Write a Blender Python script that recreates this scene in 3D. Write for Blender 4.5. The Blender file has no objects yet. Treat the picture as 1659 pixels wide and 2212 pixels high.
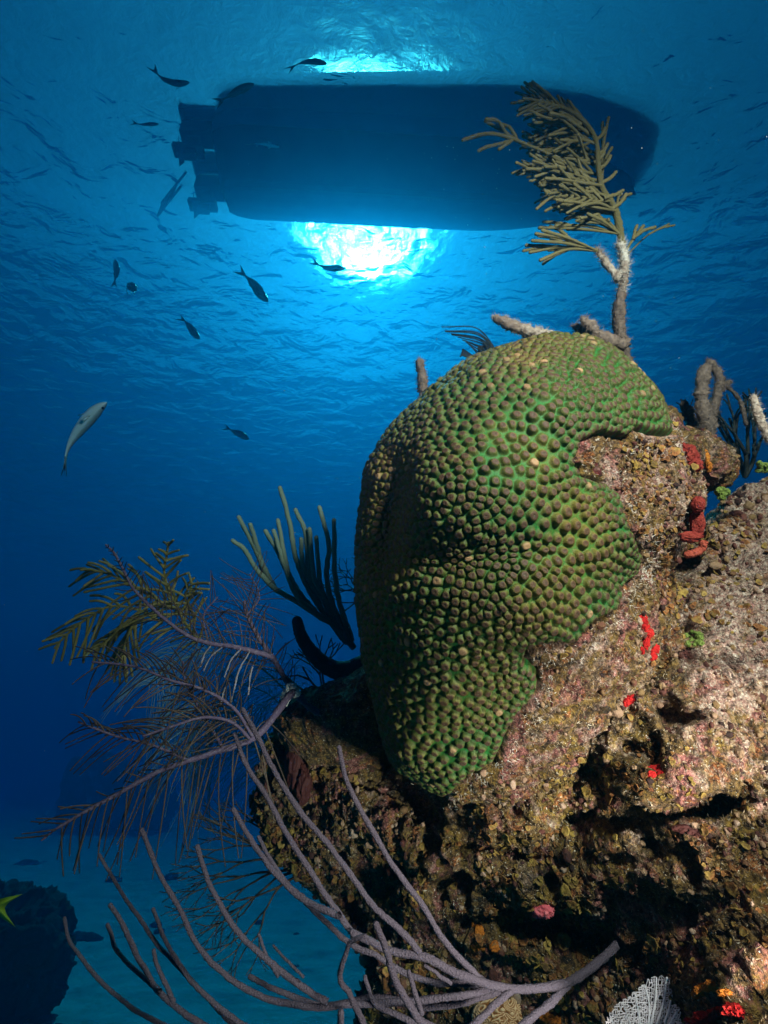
import bpy, bmesh, math, random
import numpy as np
from mathutils import Vector, Matrix, noise as mnoise
from mathutils.kdtree import KDTree
R = math.radians
random.seed(7); rng = np.random.default_rng(7)
scene = bpy.context.scene
COL = scene.collection

# ------------------------------------------------------------------ camera
PITCH = R(28.2)
CAMZ = 1.8
SEA = 11.0                      # height of the sea surface above the sand
cam_d = bpy.data.cameras.new("camera"); cam = bpy.data.objects.new("camera", cam_d); COL.objects.link(cam)
cam_d.sensor_fit = 'VERTICAL'; cam_d.angle = R(90); cam_d.clip_start = 0.02; cam_d.clip_end = 1000
cam.location = (0, 0, CAMZ); cam.rotation_euler = (R(90) + PITCH, 0, 0)
scene.camera = cam
CP = np.array([0, 0, CAMZ]); RT = np.array([1., 0, 0])
FW = np.array([0, math.cos(PITCH), math.sin(PITCH)]); UP = np.array([0, -math.sin(PITCH), math.cos(PITCH)])
def W(px, py, Z):               # measured direction (photo 1659x2212) and distance in metres -> point
    px = np.asarray(px, float); py = np.asarray(py, float); Z = np.asarray(Z, float)
    return CP + Z[..., None] * (((px - 829.5) / 1106)[..., None] * RT + ((1106 - py) / 1106)[..., None] * UP + FW)
def WV(px, py, Z): return Vector(W(px, py, Z).tolist())
def direction(px, py):
    d = W(px, py, 1.0) - CP; return d / np.linalg.norm(d)

# ------------------------------------------------------------------ sky, sun, strobes, exposure
sd = direction(795, 528)
sun_el = math.asin(sd[2]); sun_az = math.atan2(sd[0], sd[1])
world = bpy.data.worlds.new("World"); scene.world = world; world.use_nodes = True
wn = world.node_tree.nodes; wl = world.node_tree.links
bg = wn['Background']; sky = wn.new('ShaderNodeTexSky'); sky.sky_type = 'NISHITA'; sky.sun_disc = False
sky.sun_elevation = sun_el; sky.sun_rotation = sun_az
wl.new(sky.outputs[0], bg.inputs[0]); bg.inputs[1].default_value = 0.036
sun_d = bpy.data.lights.new("sun", 'SUN'); sun_d.energy = 5; sun_d.angle = R(0.5); sun_d.color = (1, .96, .9)
sun = bpy.data.objects.new("sun", sun_d); COL.objects.link(sun)
sun.rotation_euler = Vector(sd.tolist()).to_track_quat('Z', 'Y').to_euler()
# three spots, a weak left one added, stand in for the two flash guns of the underwater camera rig: the photograph's foreground is lit by them
def strobe(px, py, Z, aim, power, angle=100, size=0.05, col=(1, .81, .70)):
    d = bpy.data.lights.new("flash_spot", 'SPOT'); d.energy = power; d.spot_size = R(angle); d.spot_blend = 1.0
    d.shadow_soft_size = size; d.color = col
    o = bpy.data.objects.new("flash_spot", d); COL.objects.link(o)
    p = WV(px, py, 1.0) if isinstance(Z, str) else Vector((CP + RT * px + UP * py + FW * Z).tolist())
    o.location = p
    o.rotation_euler = (p - aim).to_track_quat('Z', 'Y').to_euler()
    return o
strobe(0.40, 0.52, -0.02, WV(1330, 1030, .6), 90, 88)
strobe(0.50, -0.25, 0.0, WV(1500, 2010, .48), 68, 74)
strobe(-0.62, 0.30, 0.15, WV(880, 1120, .62), 2.2, 46)
scene.view_settings.view_transform = 'Standard'; scene.view_settings.look = 'None'
scene.view_settings.exposure = -0.15; scene.view_settings.gamma = 1
cy = scene.cycles
cy.use_denoising = True; cy.max_bounces = 8; cy.volume_bounces = 2; cy.transparent_max_bounces = 12
cy.diffuse_bounces = 2; cy.glossy_bounces = 2; cy.transmission_bounces = 4
cy.caustics_reflective = False; cy.caustics_refractive = False
cy.sample_clamp_indirect = 4; cy.sample_clamp_direct = 0

# ------------------------------------------------------------------ helpers
def tag(o, label=None, cat=None, group=None, kind=None):
    if label: o['label'] = label
    if cat: o['category'] = cat
    if group: o['group'] = group
    if kind: o['kind'] = kind
    return o
def empty(name, loc):
    o = bpy.data.objects.new(name, None); COL.objects.link(o); o.location = loc; o.empty_display_size = .05
    bpy.context.view_layer.update()
    return o
def mk(name, v, f, mat, parent=None, smooth=True, attrs=None):
    v = np.asarray(v, float).reshape(-1, 3)
    if parent is not None: v = v - np.array(parent.location)
    me = bpy.data.meshes.new(name)
    me.from_pydata(v.tolist(), [], [tuple(q) for q in (f.tolist() if isinstance(f, np.ndarray) else f)])
    if smooth: me.polygons.foreach_set('use_smooth', [True] * len(me.polygons))
    if attrs:
        for k, a in attrs.items():
            at = me.attributes.new(k, 'FLOAT', 'POINT'); at.data.foreach_set('value', np.asarray(a, np.float32))
    me.materials.append(mat); me.update()
    o = bpy.data.objects.new(name, me); COL.objects.link(o)
    if parent is not None: o.parent = parent
    return o
class MB:
    def __init__(s): s.v = []; s.f = []; s.n = 0; s.a = []
    def add(s, v, f, a=None):
        v = np.asarray(v, float).reshape(-1, 3)
        s.v.append(v); s.f += [tuple(int(i) + s.n for i in q) for q in f]; s.n += len(v)
        s.a.append(np.full(len(v), 0.0) if a is None else np.broadcast_to(np.asarray(a, float), (len(v),)))
    def build(s, name, mat, parent=None, smooth=True):
        return mk(name, np.concatenate(s.v), s.f, mat, parent, smooth, {'tone': np.concatenate(s.a)})
def catmull(P, n=8):
    P = np.asarray(P, float); P = np.vstack([2 * P[0] - P[1], P, 2 * P[-1] - P[-2]]); out = []
    t = np.linspace(0, 1, n, endpoint=False)[:, None]
    for i in range(1, len(P) - 2):
        a, b, c, d = P[i - 1], P[i], P[i + 1], P[i + 2]
        out.append(.5 * ((2 * b) + (c - a) * t + (2 * a - 5 * b + 4 * c - d) * t ** 2 + (3 * b - a - 3 * c + d) * t ** 3))
    out.append(P[-2][None]); return np.vstack(out)
def frames(P):
    T = np.gradient(P, axis=0); T /= np.linalg.norm(T, axis=1)[:, None] + 1e-12
    u = np.cross(T[0], [0.3, 0.2, 1.0]); u /= np.linalg.norm(u)
    U = []
    for t in T:
        u = u - t * np.dot(u, t); u /= np.linalg.norm(u) + 1e-12; U.append(u.copy())
    U = np.array(U); return T, U, np.cross(T, U)
def tube(P, rad, k=8, lump=0.0, cap=True):
    P = np.asarray(P, float); n = len(P); rad = np.broadcast_to(np.asarray(rad, float), (n,))
    T, U, V = frames(P)
    if cap:                      # rounded tip
        ex = [P[-1] + T[-1] * rad[-1] * q for q in (.5, .87, 1.0)]
        P = np.vstack([P, ex]); U = np.vstack([U] + [U[-1:]] * 3); V = np.vstack([V] + [V[-1:]] * 3)
        rad = np.concatenate([rad, rad[-1] * np.array([.86, .5, .02])]); n += 3
    an = np.arange(k) * 2 * np.pi / k
    rr = rad[:, None] * (1 + (rng.normal(0, lump, (n, k)) if lump else 0))
    v = P[:, None] + rr[..., None] * (np.cos(an)[None, :, None] * U[:, None] + np.sin(an)[None, :, None] * V[:, None])
    f = [(i * k + j, i * k + (j + 1) % k, (i + 1) * k + (j + 1) % k, (i + 1) * k + j) for i in range(n - 1) for j in range(k)]
    return v.reshape(-1, 3), f
# vectorised value noise
_perm = rng.random(65536)
def vnoise(p):
    p = np.asarray(p, float); i = np.floor(p).astype(np.int64); f = p - i; f = f * f * (3 - 2 * f)
    def h(dx, dy, dz):
        k = ((i[:, 0] + dx) * 73856093) ^ ((i[:, 1] + dy) * 19349663) ^ ((i[:, 2] + dz) * 83492791)
        return _perm[(k ^ (k >> 13)) & 65535]
    x0 = h(0,0,0)*(1-f[:,0])+h(1,0,0)*f[:,0]; x1 = h(0,1,0)*(1-f[:,0])+h(1,1,0)*f[:,0]
    x2 = h(0,0,1)*(1-f[:,0])+h(1,0,1)*f[:,0]; x3 = h(0,1,1)*(1-f[:,0])+h(1,1,1)*f[:,0]
    y0 = x0*(1-f[:,1])+x1*f[:,1]; y1 = x2*(1-f[:,1])+x3*f[:,1]
    return y0*(1-f[:,2])+y1*f[:,2]
def fbm(p, oct=4, gain=.5, ridged=False):
    s = 0; a = 1; t = 0
    for o in range(oct):
        n = vnoise(p * 2 ** o + 17.3 * o)
        if ridged: n = 1 - abs(2 * n - 1)
        s = s + a * n; t += a; a *= gain
    return s / t
# material helpers
def new_mat(name):
    m = bpy.data.materials.new(name); m.use_nodes = True
    nt = m.node_tree; b = nt.nodes['Principled BSDF']; return m, nt, b
def node(nt, t, **kw):
    n = nt.nodes.new(t)
    for k, v in kw.items():
        if k.startswith('i_'):
            key = k[2:]
            n.inputs[int(key) if key.isdigit() else key.replace('_', ' ')].default_value = v
        else: setattr(n, k, v)
    return n
def ramp(nt, fac, stops, interp='LINEAR'):
    r = nt.nodes.new('ShaderNodeValToRGB'); cr = r.color_ramp; cr.interpolation = interp
    while len(cr.elements) < len(stops): cr.elements.new(0.5)
    for e, (p, c) in zip(cr.elements, stops): e.position = p; e.color = (*c, 1)
    nt.links.new(fac, r.inputs[0]); return r.outputs[0]
def simple_mat(name, c1, c2, scale=30, rough=.7, bump=.3, bscale=None, spec=.3, bdist=.002, c3=None):
    m, nt, b = new_mat(name); L = nt.links
    tc = node(nt, 'ShaderNodeNewGeometry')
    n1 = node(nt, 'ShaderNodeTexNoise', i_Scale=scale, i_Detail=5.0); L.new(tc.outputs['Position'], n1.inputs['Vector'])
    st = [(.32, c1), (.66, c2)] + ([(.78, c3)] if c3 else [])
    L.new(ramp(nt, n1.outputs[0], st), b.inputs['Base Color'])
    n2 = node(nt, 'ShaderNodeTexNoise', i_Scale=(bscale or scale * 4), i_Detail=4.0); L.new(tc.outputs['Position'], n2.inputs['Vector'])
    bp = node(nt, 'ShaderNodeBump', i_Strength=bump, i_Distance=bdist); L.new(n2.outputs[0], bp.inputs['Height'])
    L.new(bp.outputs[0], b.inputs['Normal']); b.inputs['Roughness'].default_value = rough
    b.inputs['Specular IOR Level'].default_value = spec
    return m

# ------------------------------------------------------------------ water body (haze), sea surface, sand
def box(name, x0, x1, y0, y1, z0, z1, mat):
    v = [(x, y, z) for z in (z0, z1) for y in (y0, y1) for x in (x0, x1)]
    f = [(0, 2, 3, 1), (4, 5, 7, 6), (0, 1, 5, 4), (2, 6, 7, 3), (0, 4, 6, 2), (1, 3, 7, 5)]
    return mk(name, v, f, mat, smooth=False)
hm = bpy.data.materials.new('water_haze'); hm.use_nodes = True; nt = hm.node_tree; nt.nodes.clear()
out = nt.nodes.new('ShaderNodeOutputMaterial'); pv = nt.nodes.new('ShaderNodeVolumePrincipled')
DENS = .29
pv.inputs['Density'].default_value = DENS
pv.inputs['Color'].default_value = (.006, .060, .120, 1)
pv.inputs['Absorption Color'].default_value = (0, .63, .82, 1)
pv.inputs['Anisotropy'].default_value = .77
nt.links.new(pv.outputs[0], out.inputs['Volume'])
tag(box('haze', -75, 75, -30, 95, -1.2, SEA + 2.5, hm), kind='stuff')

def sea_mat():
    m = bpy.data.materials.new('sea_surface'); m.use_nodes = True; nt = m.node_tree; nt.nodes.clear(); L = nt.links
    out = nt.nodes.new('ShaderNodeOutputMaterial'); geo = nt.nodes.new('ShaderNodeNewGeometry')
    mp = node(nt, 'ShaderNodeMapping'); mp.inputs['Scale'].default_value = (1.0, 1.5, 1); L.new(geo.outputs['Position'], mp.inputs[0])
    a = node(nt, 'ShaderNodeTexNoise', i_Scale=1.5, i_Detail=3.5, i_Roughness=.5, i_Distortion=.6); L.new(mp.outputs[0], a.inputs['Vector'])
    bp = node(nt, 'ShaderNodeBump', i_Strength=1.0, i_Distance=.125); L.new(a.outputs[0], bp.inputs['Height'])
    a2 = node(nt, 'ShaderNodeTexNoise', i_Scale=2.6, i_Detail=7.0, i_Roughness=.62, i_Distortion=.4); L.new(mp.outputs[0], a2.inputs['Vector'])
    bp2 = node(nt, 'ShaderNodeBump', i_Strength=1.0, i_Distance=.36); L.new(a2.outputs[0], bp2.inputs['Height'])
    fr = node(nt, 'ShaderNodeFresnel', i_IOR=1.33); L.new(bp.outputs[0], fr.inputs['Normal'])
    tr = node(nt, 'ShaderNodeBsdfTransparent')
    rf = node(nt, 'ShaderNodeBsdfRefraction', i_Roughness=.31, i_IOR=1.095); L.new(bp2.outputs[0], rf.inputs['Normal'])
    gl = node(nt, 'ShaderNodeBsdfGlossy', i_Roughness=.22); L.new(bp.outputs[0], gl.inputs['Normal'])
    m1 = node(nt, 'ShaderNodeMixShader', i_0=.58); L.new(tr.outputs[0], m1.inputs[1]); L.new(rf.outputs[0], m1.inputs[2])
    m2 = node(nt, 'ShaderNodeMixShader'); L.new(fr.outputs[0], m2.inputs[0]); L.new(m1.outputs[0], m2.inputs[1]); L.new(gl.outputs[0], m2.inputs[2])
    L.new(m2.outputs[0], out.inputs['Surface']); return m
def sea():
    n = 500
    # graded grid: fine overhead, coarse far away
    t = np.linspace(-1, 1, n); g = np.sign(t) * (8 * abs(t) + 62 * abs(t) ** 4)
    X, Y = np.meshgrid(g, g + 8); X = X.ravel(); Y = Y.ravel()
    P = np.stack([X, Y, 0 * X], 1)
    z = .10 * (fbm(P * [.35, .8, 1], 3) - .5) + .06 * (fbm(P * [1.2, 2.4, 1] + 9, 3) - .5)
    V = np.stack([X, Y, SEA + z], 1)
    i = np.arange(n * n).reshape(n, n); f = np.stack([i[:-1, :-1], i[:-1, 1:], i[1:, 1:], i[1:, :-1]], -1).reshape(-1, 4)
    tag(mk('water_surface', V, f, sea_mat()), kind='structure')
sea()
def floor():
    n = 420
    t = np.linspace(-1, 1, n); g = np.sign(t) * (14 * abs(t) + 56 * abs(t) ** 3)
    X, Y = np.meshgrid(g - 2, g + 12); X = X.ravel(); Y = Y.ravel(); P = np.stack([X, Y, 0 * X], 1)
    z = .35 * (fbm(P * .12, 3) - .5) + .05 * (fbm(P * [.9, 1.5, 1], 3) - .5) + .02 * fbm(P * 3, 3)
    z += np.clip(-X - 4, 0, 30) * .02
    V = np.stack([X, Y, z - .1], 1)
    i = np.arange(n * n).reshape(n, n); f = np.stack([i[:-1, :-1], i[:-1, 1:], i[1:, 1:], i[1:, :-1]], -1).reshape(-1, 4)
    m = simple_mat('sand', (.42, .40, .37), (.60, .57, .52), 2.5, .95, .8, 9, .1, .05)
    tag(mk('sea_floor', V, f, m), kind='structure')
floor()

# ------------------------------------------------------------------ dive boat afloat overhead
def on_plane(px, py, z):
    d = direction(px, py); return CP + d * (z - CAMZ) / d[2]
def boat():
    hullm = simple_mat('dark_antifouling', (.015, .022, .03), (.03, .04, .05), 2, .6, .1)
    side = simple_mat('topside_paint', (.30, .34, .37), (.36, .40, .44), 1.5, .5, .05)
    metal = simple_mat('drive_metal', (.05, .06, .07), (.08, .09, .10), 6, .5, .1)
    A = on_plane(478, 362, SEA - .25); B = on_plane(1378, 412, SEA - .25)      # stern centre, bow tip
    root = empty('dive_boat', (A[0], A[1], SEA)); 
    tag(root, 'dark hull of a moored dive boat seen from below, floating on the bright surface', 'boat')
    ax = B - A; Lb = math.hypot(ax[0], ax[1]); ax = np.array([ax[0], ax[1], 0]) / Lb; sx = np.array([-ax[1], ax[0], 0])
    far = on_plane(700, 478, SEA - .2); near = on_plane(700, 262, SEA - .2)
    hf = abs(np.dot(far - A, sx)); hn = abs(np.dot(near - A, sx)); hb = (hf + hn) / 2
    off = (hf - hn) / 2
    ns, nk = 60, 41
    V = []
    for i in range(ns):
        s = i / (ns - 1)
        w = hb * (1 - max(0, (s - .55) / .45) ** 2.3) ** .62 * (.84 + .16 * min(1, s / .06) ** .5) if s < .999 else .001
        rise = max(0, (s - .6) / .4) ** 2 * .35
        for j in range(nk):
            q = j / (nk - 1) * 2 - 1; a = abs(q)
            if a < .72:       # bottom: shallow vee
                y = a / .72 * w * .97; z = -.55 + .22 * (a / .72) + rise * .8; 
                z += .02 * (abs((a * 9) % 1 - .5) < .12)
            else:             # topsides, flared
                t = (a - .72) / .28; y = w * (.97 + .03 * min(1, t * 6)) + t ** 1.3 * (.10 + .3 * s) * (w > .01); z = -.33 + rise * .8 * (1 - t) + t * (.78 + .3 * s)
            x = s * Lb + (a > .72) * (a - .72) / .28 * .5 * s ** 3
            V.append(A * [1, 1, 0] + ax * x + sx * (np.sign(q) * y + off * (sx[1] > 0 and 1 or -1)) + np.array([0, 0, SEA + z]))
    V = np.array(V); idx = np.arange(ns * nk).reshape(ns, nk)
    f = np.stack([idx[:-1, :-1], idx[1:, :-1], idx[1:, 1:], idx[:-1, 1:]], -1).reshape(-1, 4).tolist()
    f.append(tuple(idx[0].tolist()))                  # transom
    tj = int(round((1 - .72) / 2 * (nk - 1)))
    ff = []; ft = []
    for i in range(ns - 1):
        for j in range(nk - 1): (ft if j < tj or j >= nk - 1 - tj else ff).append((int(idx[i, j]), int(idx[i + 1, j]), int(idx[i + 1, j + 1]), int(idx[i, j + 1])))
    ff.append(f[-1]); mk('hull', V, ff, hullm, root); mk('topside', V, ft, side, root)
    # deck closes the hull above the water
    dk = []; 
    for i in range(ns - 1): dk.append((int(idx[i, 0]), int(idx[i, -1]), int(idx[i + 1, -1]), int(idx[i + 1, 0])))
    mk('deck', V + [0, 0, -.06], dk, side, root, smooth=False)
    C0 = A * [1, 1, 0]
    def bar(mb, x0, x1, y0, y1, z0, z1):
        p = [C0 + ax * x + sx * y + np.array([0, 0, SEA + z]) for z in (z0, z1) for y in (y0, y1) for x in (x0, x1)]
        mb.add(p, [(0, 2, 3, 1), (4, 5, 7, 6), (0, 1, 5, 4), (2, 6, 7, 3), (0, 4, 6, 2), (1, 3, 7, 5)])
    m = MB(); bar(m, .1, Lb * .82, -.03 + off, .03 + off, -.70, -.5); m.build('keel', hullm, root, False)
    m = MB()
    for k in range(11): bar(m, -.46, .02, -hb * .92 + k * hb * .165, -hb * .92 + k * hb * .165 + hb * (.15 if k not in (4, 7) else .06), -.04 + .0, .07)
    bar(m, -.52, -.461, -hb * .93, hb * .85, -.06, .09); m.build('swim_platform', side, root, False)
    for y in (-.45, .38):
        g = MB(); bar(g, -.5, -.05, y - .12, y + .12, -.35, .0); bar(g, -.38, -.2, y - .05, y + .05, -.85, -.3); bar(g, -.55, -.1, y - .09, y + .09, -.72, -.62)
        dv = g.build('stern_drive', metal, root, False)
        p = MB(); c = C0 - ax * .48 + sx * y + np.array([0, 0, SEA - .68])
        for b in range(3):
            an = b * 2.094; r = sx * math.cos(an) + np.array([0, 0, 1]) * math.sin(an); tt = np.cross(ax, r)
            p.add([c + r * .03 - tt * .03, c + r * .2 - tt * .07 - ax * .03, c + r * .2 + tt * .07 + ax * .03, c + r * .03 + tt * .03], [(0, 1, 2, 3)])
        q = p.build('propeller', metal, root, False); 
    m = MB()                                           # boarding ladder hanging off the stern
    l0 = on_plane(398, 385, SEA + .05); l1 = on_plane(345, 452, SEA - .5)
    for dd in (-.11, .11):
        m.add(*tube([l0 + ax * dd * .6 - sx * dd, (l0 + l1) / 2 + ax * dd * .6 - sx * dd, l1 + ax * dd * .6 - sx * dd], .02, 6))
    for t in (.45, .62, .8, .95):
        c = l0 * (1 - t) + l1 * t; m.add(*tube([c - ax * .10 + sx * .14, c, c + ax * .10 - sx * .14], .018, 6))
    m.build('ladder', metal, root)
boat()

# ------------------------------------------------------------------ reef: relief bodies with a front, sides and a back
def ico(n):
    bm = bmesh.new(); bmesh.ops.create_icosphere(bm, subdivisions=n, radius=1)
    me = bpy.data.meshes.new('tmp'); bm.to_mesh(me); bm.free()
    v = np.empty(len(me.vertices) * 3, np.float32); me.vertices.foreach_get('co', v)
    f = np.empty(len(me.loops), np.int32); me.loops.foreach_get('vertex_index', f)
    bpy.data.meshes.remove(me); return v.reshape(-1, 3).astype(float), f.reshape(-1, 3)
ICO8 = ico(8); ICO9 = ico(9)
def radial(poly, c, smooth=6):
    P = np.array(poly, float) - c; a = np.linspace(-np.pi, np.pi, 721); out = []
    Q = np.roll(P, -1, 0)
    for t in a:
        d = np.array([math.cos(t), math.sin(t)])
        den = d[0] * (Q - P)[:, 1] - d[1] * (Q - P)[:, 0]; den[abs(den) < 1e-9] = 1e-9
        r = (P[:, 0] * (Q - P)[:, 1] - P[:, 1] * (Q - P)[:, 0]) / den
        u = (P[:, 0] * d[1] - P[:, 1] * d[0]) / den
        ok = (u >= -1e-6) & (u <= 1 + 1e-6) & (r > 0); out.append(r[ok].max() if ok.any() else np.nan)
    out = np.array(out); 
    k = np.hanning(2 * smooth + 3)[1:-1]; k /= k.sum()
    w = np.concatenate([out[-smooth - 1:-1], out, out[1:smooth + 1]]); s = np.convolve(w, k, 'valid')
    return a, s
def poly_sd(poly, x, y):        # signed distance (positive inside)
    P = np.array(poly, float); Q = np.roll(P, -1, 0); best = np.full(x.shape, 1e9); ins = np.zeros(x.shape, bool)
    for (ax_, ay), (bx, by) in zip(P, Q):
        ex, ey = bx - ax_, by - ay; t = np.clip(((x - ax_) * ex + (y - ay) * ey) / (ex * ex + ey * ey + 1e-9), 0, 1)
        best = np.minimum(best, np.hypot(x - ax_ - t * ex, y - ay - t * ey))
        if ay != by:
            cr = ((ay > y) != (by > y)) & (x < (bx - ax_) * (y - ay) / (by - ay) + ax_); ins ^= cr
    return np.where(ins, best, -best)
def ss(x, a, b):
    t = np.clip((x - a) / (b - a), 0, 1); return t * t * (3 - 2 * t)
def gauss(x, y, cx, cy_, sx, sy, ang=0):
    c, s = math.cos(R(ang)), math.sin(R(ang)); u = (x - cx) * c + (y - cy_) * s; v = -(x - cx) * s + (y - cy_) * c
    return np.exp(-.5 * ((u / sx) ** 2 + (v / sy) ** 2))
def normals(V, F):
    n = np.cross(V[F[:, 1]] - V[F[:, 0]], V[F[:, 2]] - V[F[:, 0]]); N = np.zeros_like(V)
    for k in range(3):
        for c in range(3): N[:, c] += np.bincount(F[:, k], n[:, c], len(V))
    return N / (np.linalg.norm(N, axis=1)[:, None] + 1e-12)
def prune(V, F, keep, *att):
    fk = keep[F].all(1); F = F[fk]; used = np.zeros(len(V), bool); used[F.ravel()] = True
    m = np.cumsum(used) - 1; return (V[used], m[F]) + tuple(a[used] for a in att)

HEAD = [(1190,728),(1280,745),(1340,780),(1400,840),(1445,905),(1475,960),(1500,1010),(1522,1070),(1512,1130),(1480,1170),(1450,1230),(1450,1350),(1430,1480),
        (1350,1600),(1240,1680),(1100,1735),(960,1722),(860,1655),(820,1530),(796,1420),(782,1300),(785,1150),(803,1010),(855,925),(930,858),(1020,790),(1085,762),(1130,747)]
HC = np.array([1120., 1240.])
LIVE = [(1190,690),(1300,720),(1380,780),(1430,840),(1448,935),(1400,937),(1362,922),(1340,945),(1290,932),(1248,950),(1230,1000),(1252,1032),(1300,1048),(1332,1070),(1345,1110),(1366,1160),
        (1381,1200),(1370,1240),(1338,1268),(1332,1310),(1272,1338),(1232,1386),(1190,1378),(1158,1386),(1133,1400),(1127,1424),(1157,1450),(1160,1482),(1130,1530),(1102,1570),(1086,1610),
        (1060,1642),(1012,1662),(986,1692),(960,1714),(920,1694),(872,1664),(835,1624),(790,1580),(700,1500),(700,1000),(880,760)]
def head_surface(ic):
    D, F = ic; a, S = radial(HEAD, HC, 5)
    phi = np.arctan2(D[:, 1], D[:, 0]); rho = np.hypot(D[:, 0], D[:, 1]); dz = D[:, 2]
    s = np.interp(phi, a, S); x = HC[0] + rho * s * np.cos(phi); y = HC[1] + rho * s * np.sin(phi)
    Z = .64 - np.where(dz > 0, .165 * np.abs(dz) ** .92, -.26 * np.abs(dz))
    fr = ss(dz, 0, .35)
    Z = Z - fr * (.040 * gauss(x, y, 1000, 1035, 115, 120) + .018 * gauss(x, y, 900, 1400, 70, 120) + .012 * gauss(x, y, 1150, 1300, 120, 60)
        + .02 * gauss(x, y, 1180, 860, 150, 80)) \
      + fr * (.036 * gauss(x, y, 858, 1110, 26, 95, 8) + .009 * gauss(x, y, 925, 1200, 70, 36, -8) + .006 * gauss(x, y, 1120, 1190, 90, 30, -8) + .02 * gauss(x, y, 1350, 1000, 60, 50))
    return W(x, y, Z), F[:, ::-1], x, y, dz
def rock_mat():
    m, nt, b = new_mat('encrusted_rock'); L = nt.links; geo = nt.nodes.new('ShaderNodeNewGeometry')
    def N(sc, det=5, dist=0., rough=.55, off=0):
        mp = node(nt, 'ShaderNodeMapping'); mp.inputs['Location'].default_value = (off, off * .7, off * 1.3); L.new(geo.outputs['Position'], mp.inputs[0])
        n = node(nt, 'ShaderNodeTexNoise', i_Scale=sc, i_Detail=det, i_Distortion=dist, i_Roughness=rough); L.new(mp.outputs[0], n.inputs['Vector']); return n.outputs[0]
    def mix(f, a, b_):
        x = nt.nodes.new('ShaderNodeMix'); x.data_type = 'RGBA'
        if hasattr(f, 'links') or hasattr(f, 'is_output'): L.new(f, x.inputs[0])
        else: x.inputs[0].default_value = f
        for k, q in ((6, a), (7, b_)):
            if isinstance(q, tuple): x.inputs[k].default_value = (*q, 1)
            else: L.new(q, x.inputs[k])
        return x.outputs[2]
    def step(v, lo, hi):
        r = node(nt, 'ShaderNodeMapRange', i_1=lo, i_2=hi); r.clamp = True; L.new(v, r.inputs[0]); return r.outputs[0]
    base = ramp(nt, N(45, 8, .6, .7), [(.30, (.012, .007, .004)), (.42, (.085, .045, .016)), (.50, (.24, .14, .04)), (.58, (.13, .075, .035)), (.70, (.40, .28, .16))])
    pink = ramp(nt, N(160, 5, 0, .7, 3), [(.3, (.10, .02, .02)), (.55, (.38, .14, .12)), (.7, (.55, .38, .33))])
    pale = ramp(nt, N(240, 5, 0, .75, 5), [(.3, (.14, .06, .045)), (.46, (.42, .24, .20)), (.56, (.55, .42, .34)), (.68, (.85, .74, .66))])
    maroon = (.11, .012, .012); olive = ramp(nt, N(120, 4, 0, .6, 8), [(.35, (.10, .055, .008)), (.65, (.33, .20, .035))])
    c = mix(step(N(22, 5, .8, .6, 11), .50, .60), base, olive)
    c = mix(step(N(26, 6, .5, .65, 21), .52, .60), c, pink)
    c = mix(step(N(30, 6, .5, .7, 31), .60, .66), c, maroon)
    rust = ramp(nt, N(150, 5, 0, .7, 13), [(.35, (.10, .03, .01)), (.55, (.36, .12, .03)), (.7, (.48, .26, .10))])
    c = mix(step(N(38, 6, .6, .65, 17), .56, .62), c, rust)
    pa = nt.nodes.new('ShaderNodeAttribute'); pa.attribute_name = 'pale'
    ad = node(nt, 'ShaderNodeMath', operation='ADD'); L.new(N(34, 7, .4, .7, 41), ad.inputs[0]); L.new(pa.outputs['Fac'], ad.inputs[1])
    c = mix(step(ad.outputs[0], .56, .70), c, pale)
    c = mix(step(N(420, 2, 0, .5, 51), .66, .72), c, (.75, .7, .62))
    xg = nt.nodes.new('ShaderNodeMix'); xg.data_type = 'RGBA'; xg.blend_type = 'MULTIPLY'; xg.inputs[0].default_value = 1; L.new(c, xg.inputs[6]); L.new(ramp(nt, N(210, 6, .4, .75, 91), [(.38, (.10, .07, .06)), (.50, (.80, .74, .70)), (.64, (1.45, 1.4, 1.35))]), xg.inputs[7]); c = xg.outputs[2]  # grit speckle, its dark spots painting crevice shade into the colour
    L.new(c, b.inputs['Base Color'])
    h1 = node(nt, 'ShaderNodeMath', operation='MULTIPLY_ADD'); L.new(N(130, 6, .3, .7, 61), h1.inputs[0]); h1.inputs[1].default_value = 1.0; 
    L.new(N(500, 3, 0, .6, 71), h1.inputs[2])
    bp = node(nt, 'ShaderNodeBump', i_Strength=1, i_Distance=.006); L.new(h1.outputs[0], bp.inputs['Height']); L.new(bp.outputs[0], b.inputs['Normal'])
    b.inputs['Roughness'].default_value = .8; b.inputs['Specular IOR Level'].default_value = .35
    return m
ROCKM = rock_mat()
def roughen(P, F, amp=1.0, keepin=None):
    N = normals(P, F); fr = np.array(P)
    d = .050 * (fbm(fr * 7, 3) - .5) + .028 * (fbm(fr * 22 + 5, 3) - .55) + .020 * (fbm(fr * 48 + 9, 4, .6, True) - .6) + .007 * (fbm(fr * 170, 3, .6) - .5)
    pit = fbm(fr * 30 + 31, 2); d -= .030 * ss(pit, .60, .78)
    return P + N * (d * amp)[:, None], N
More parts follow.
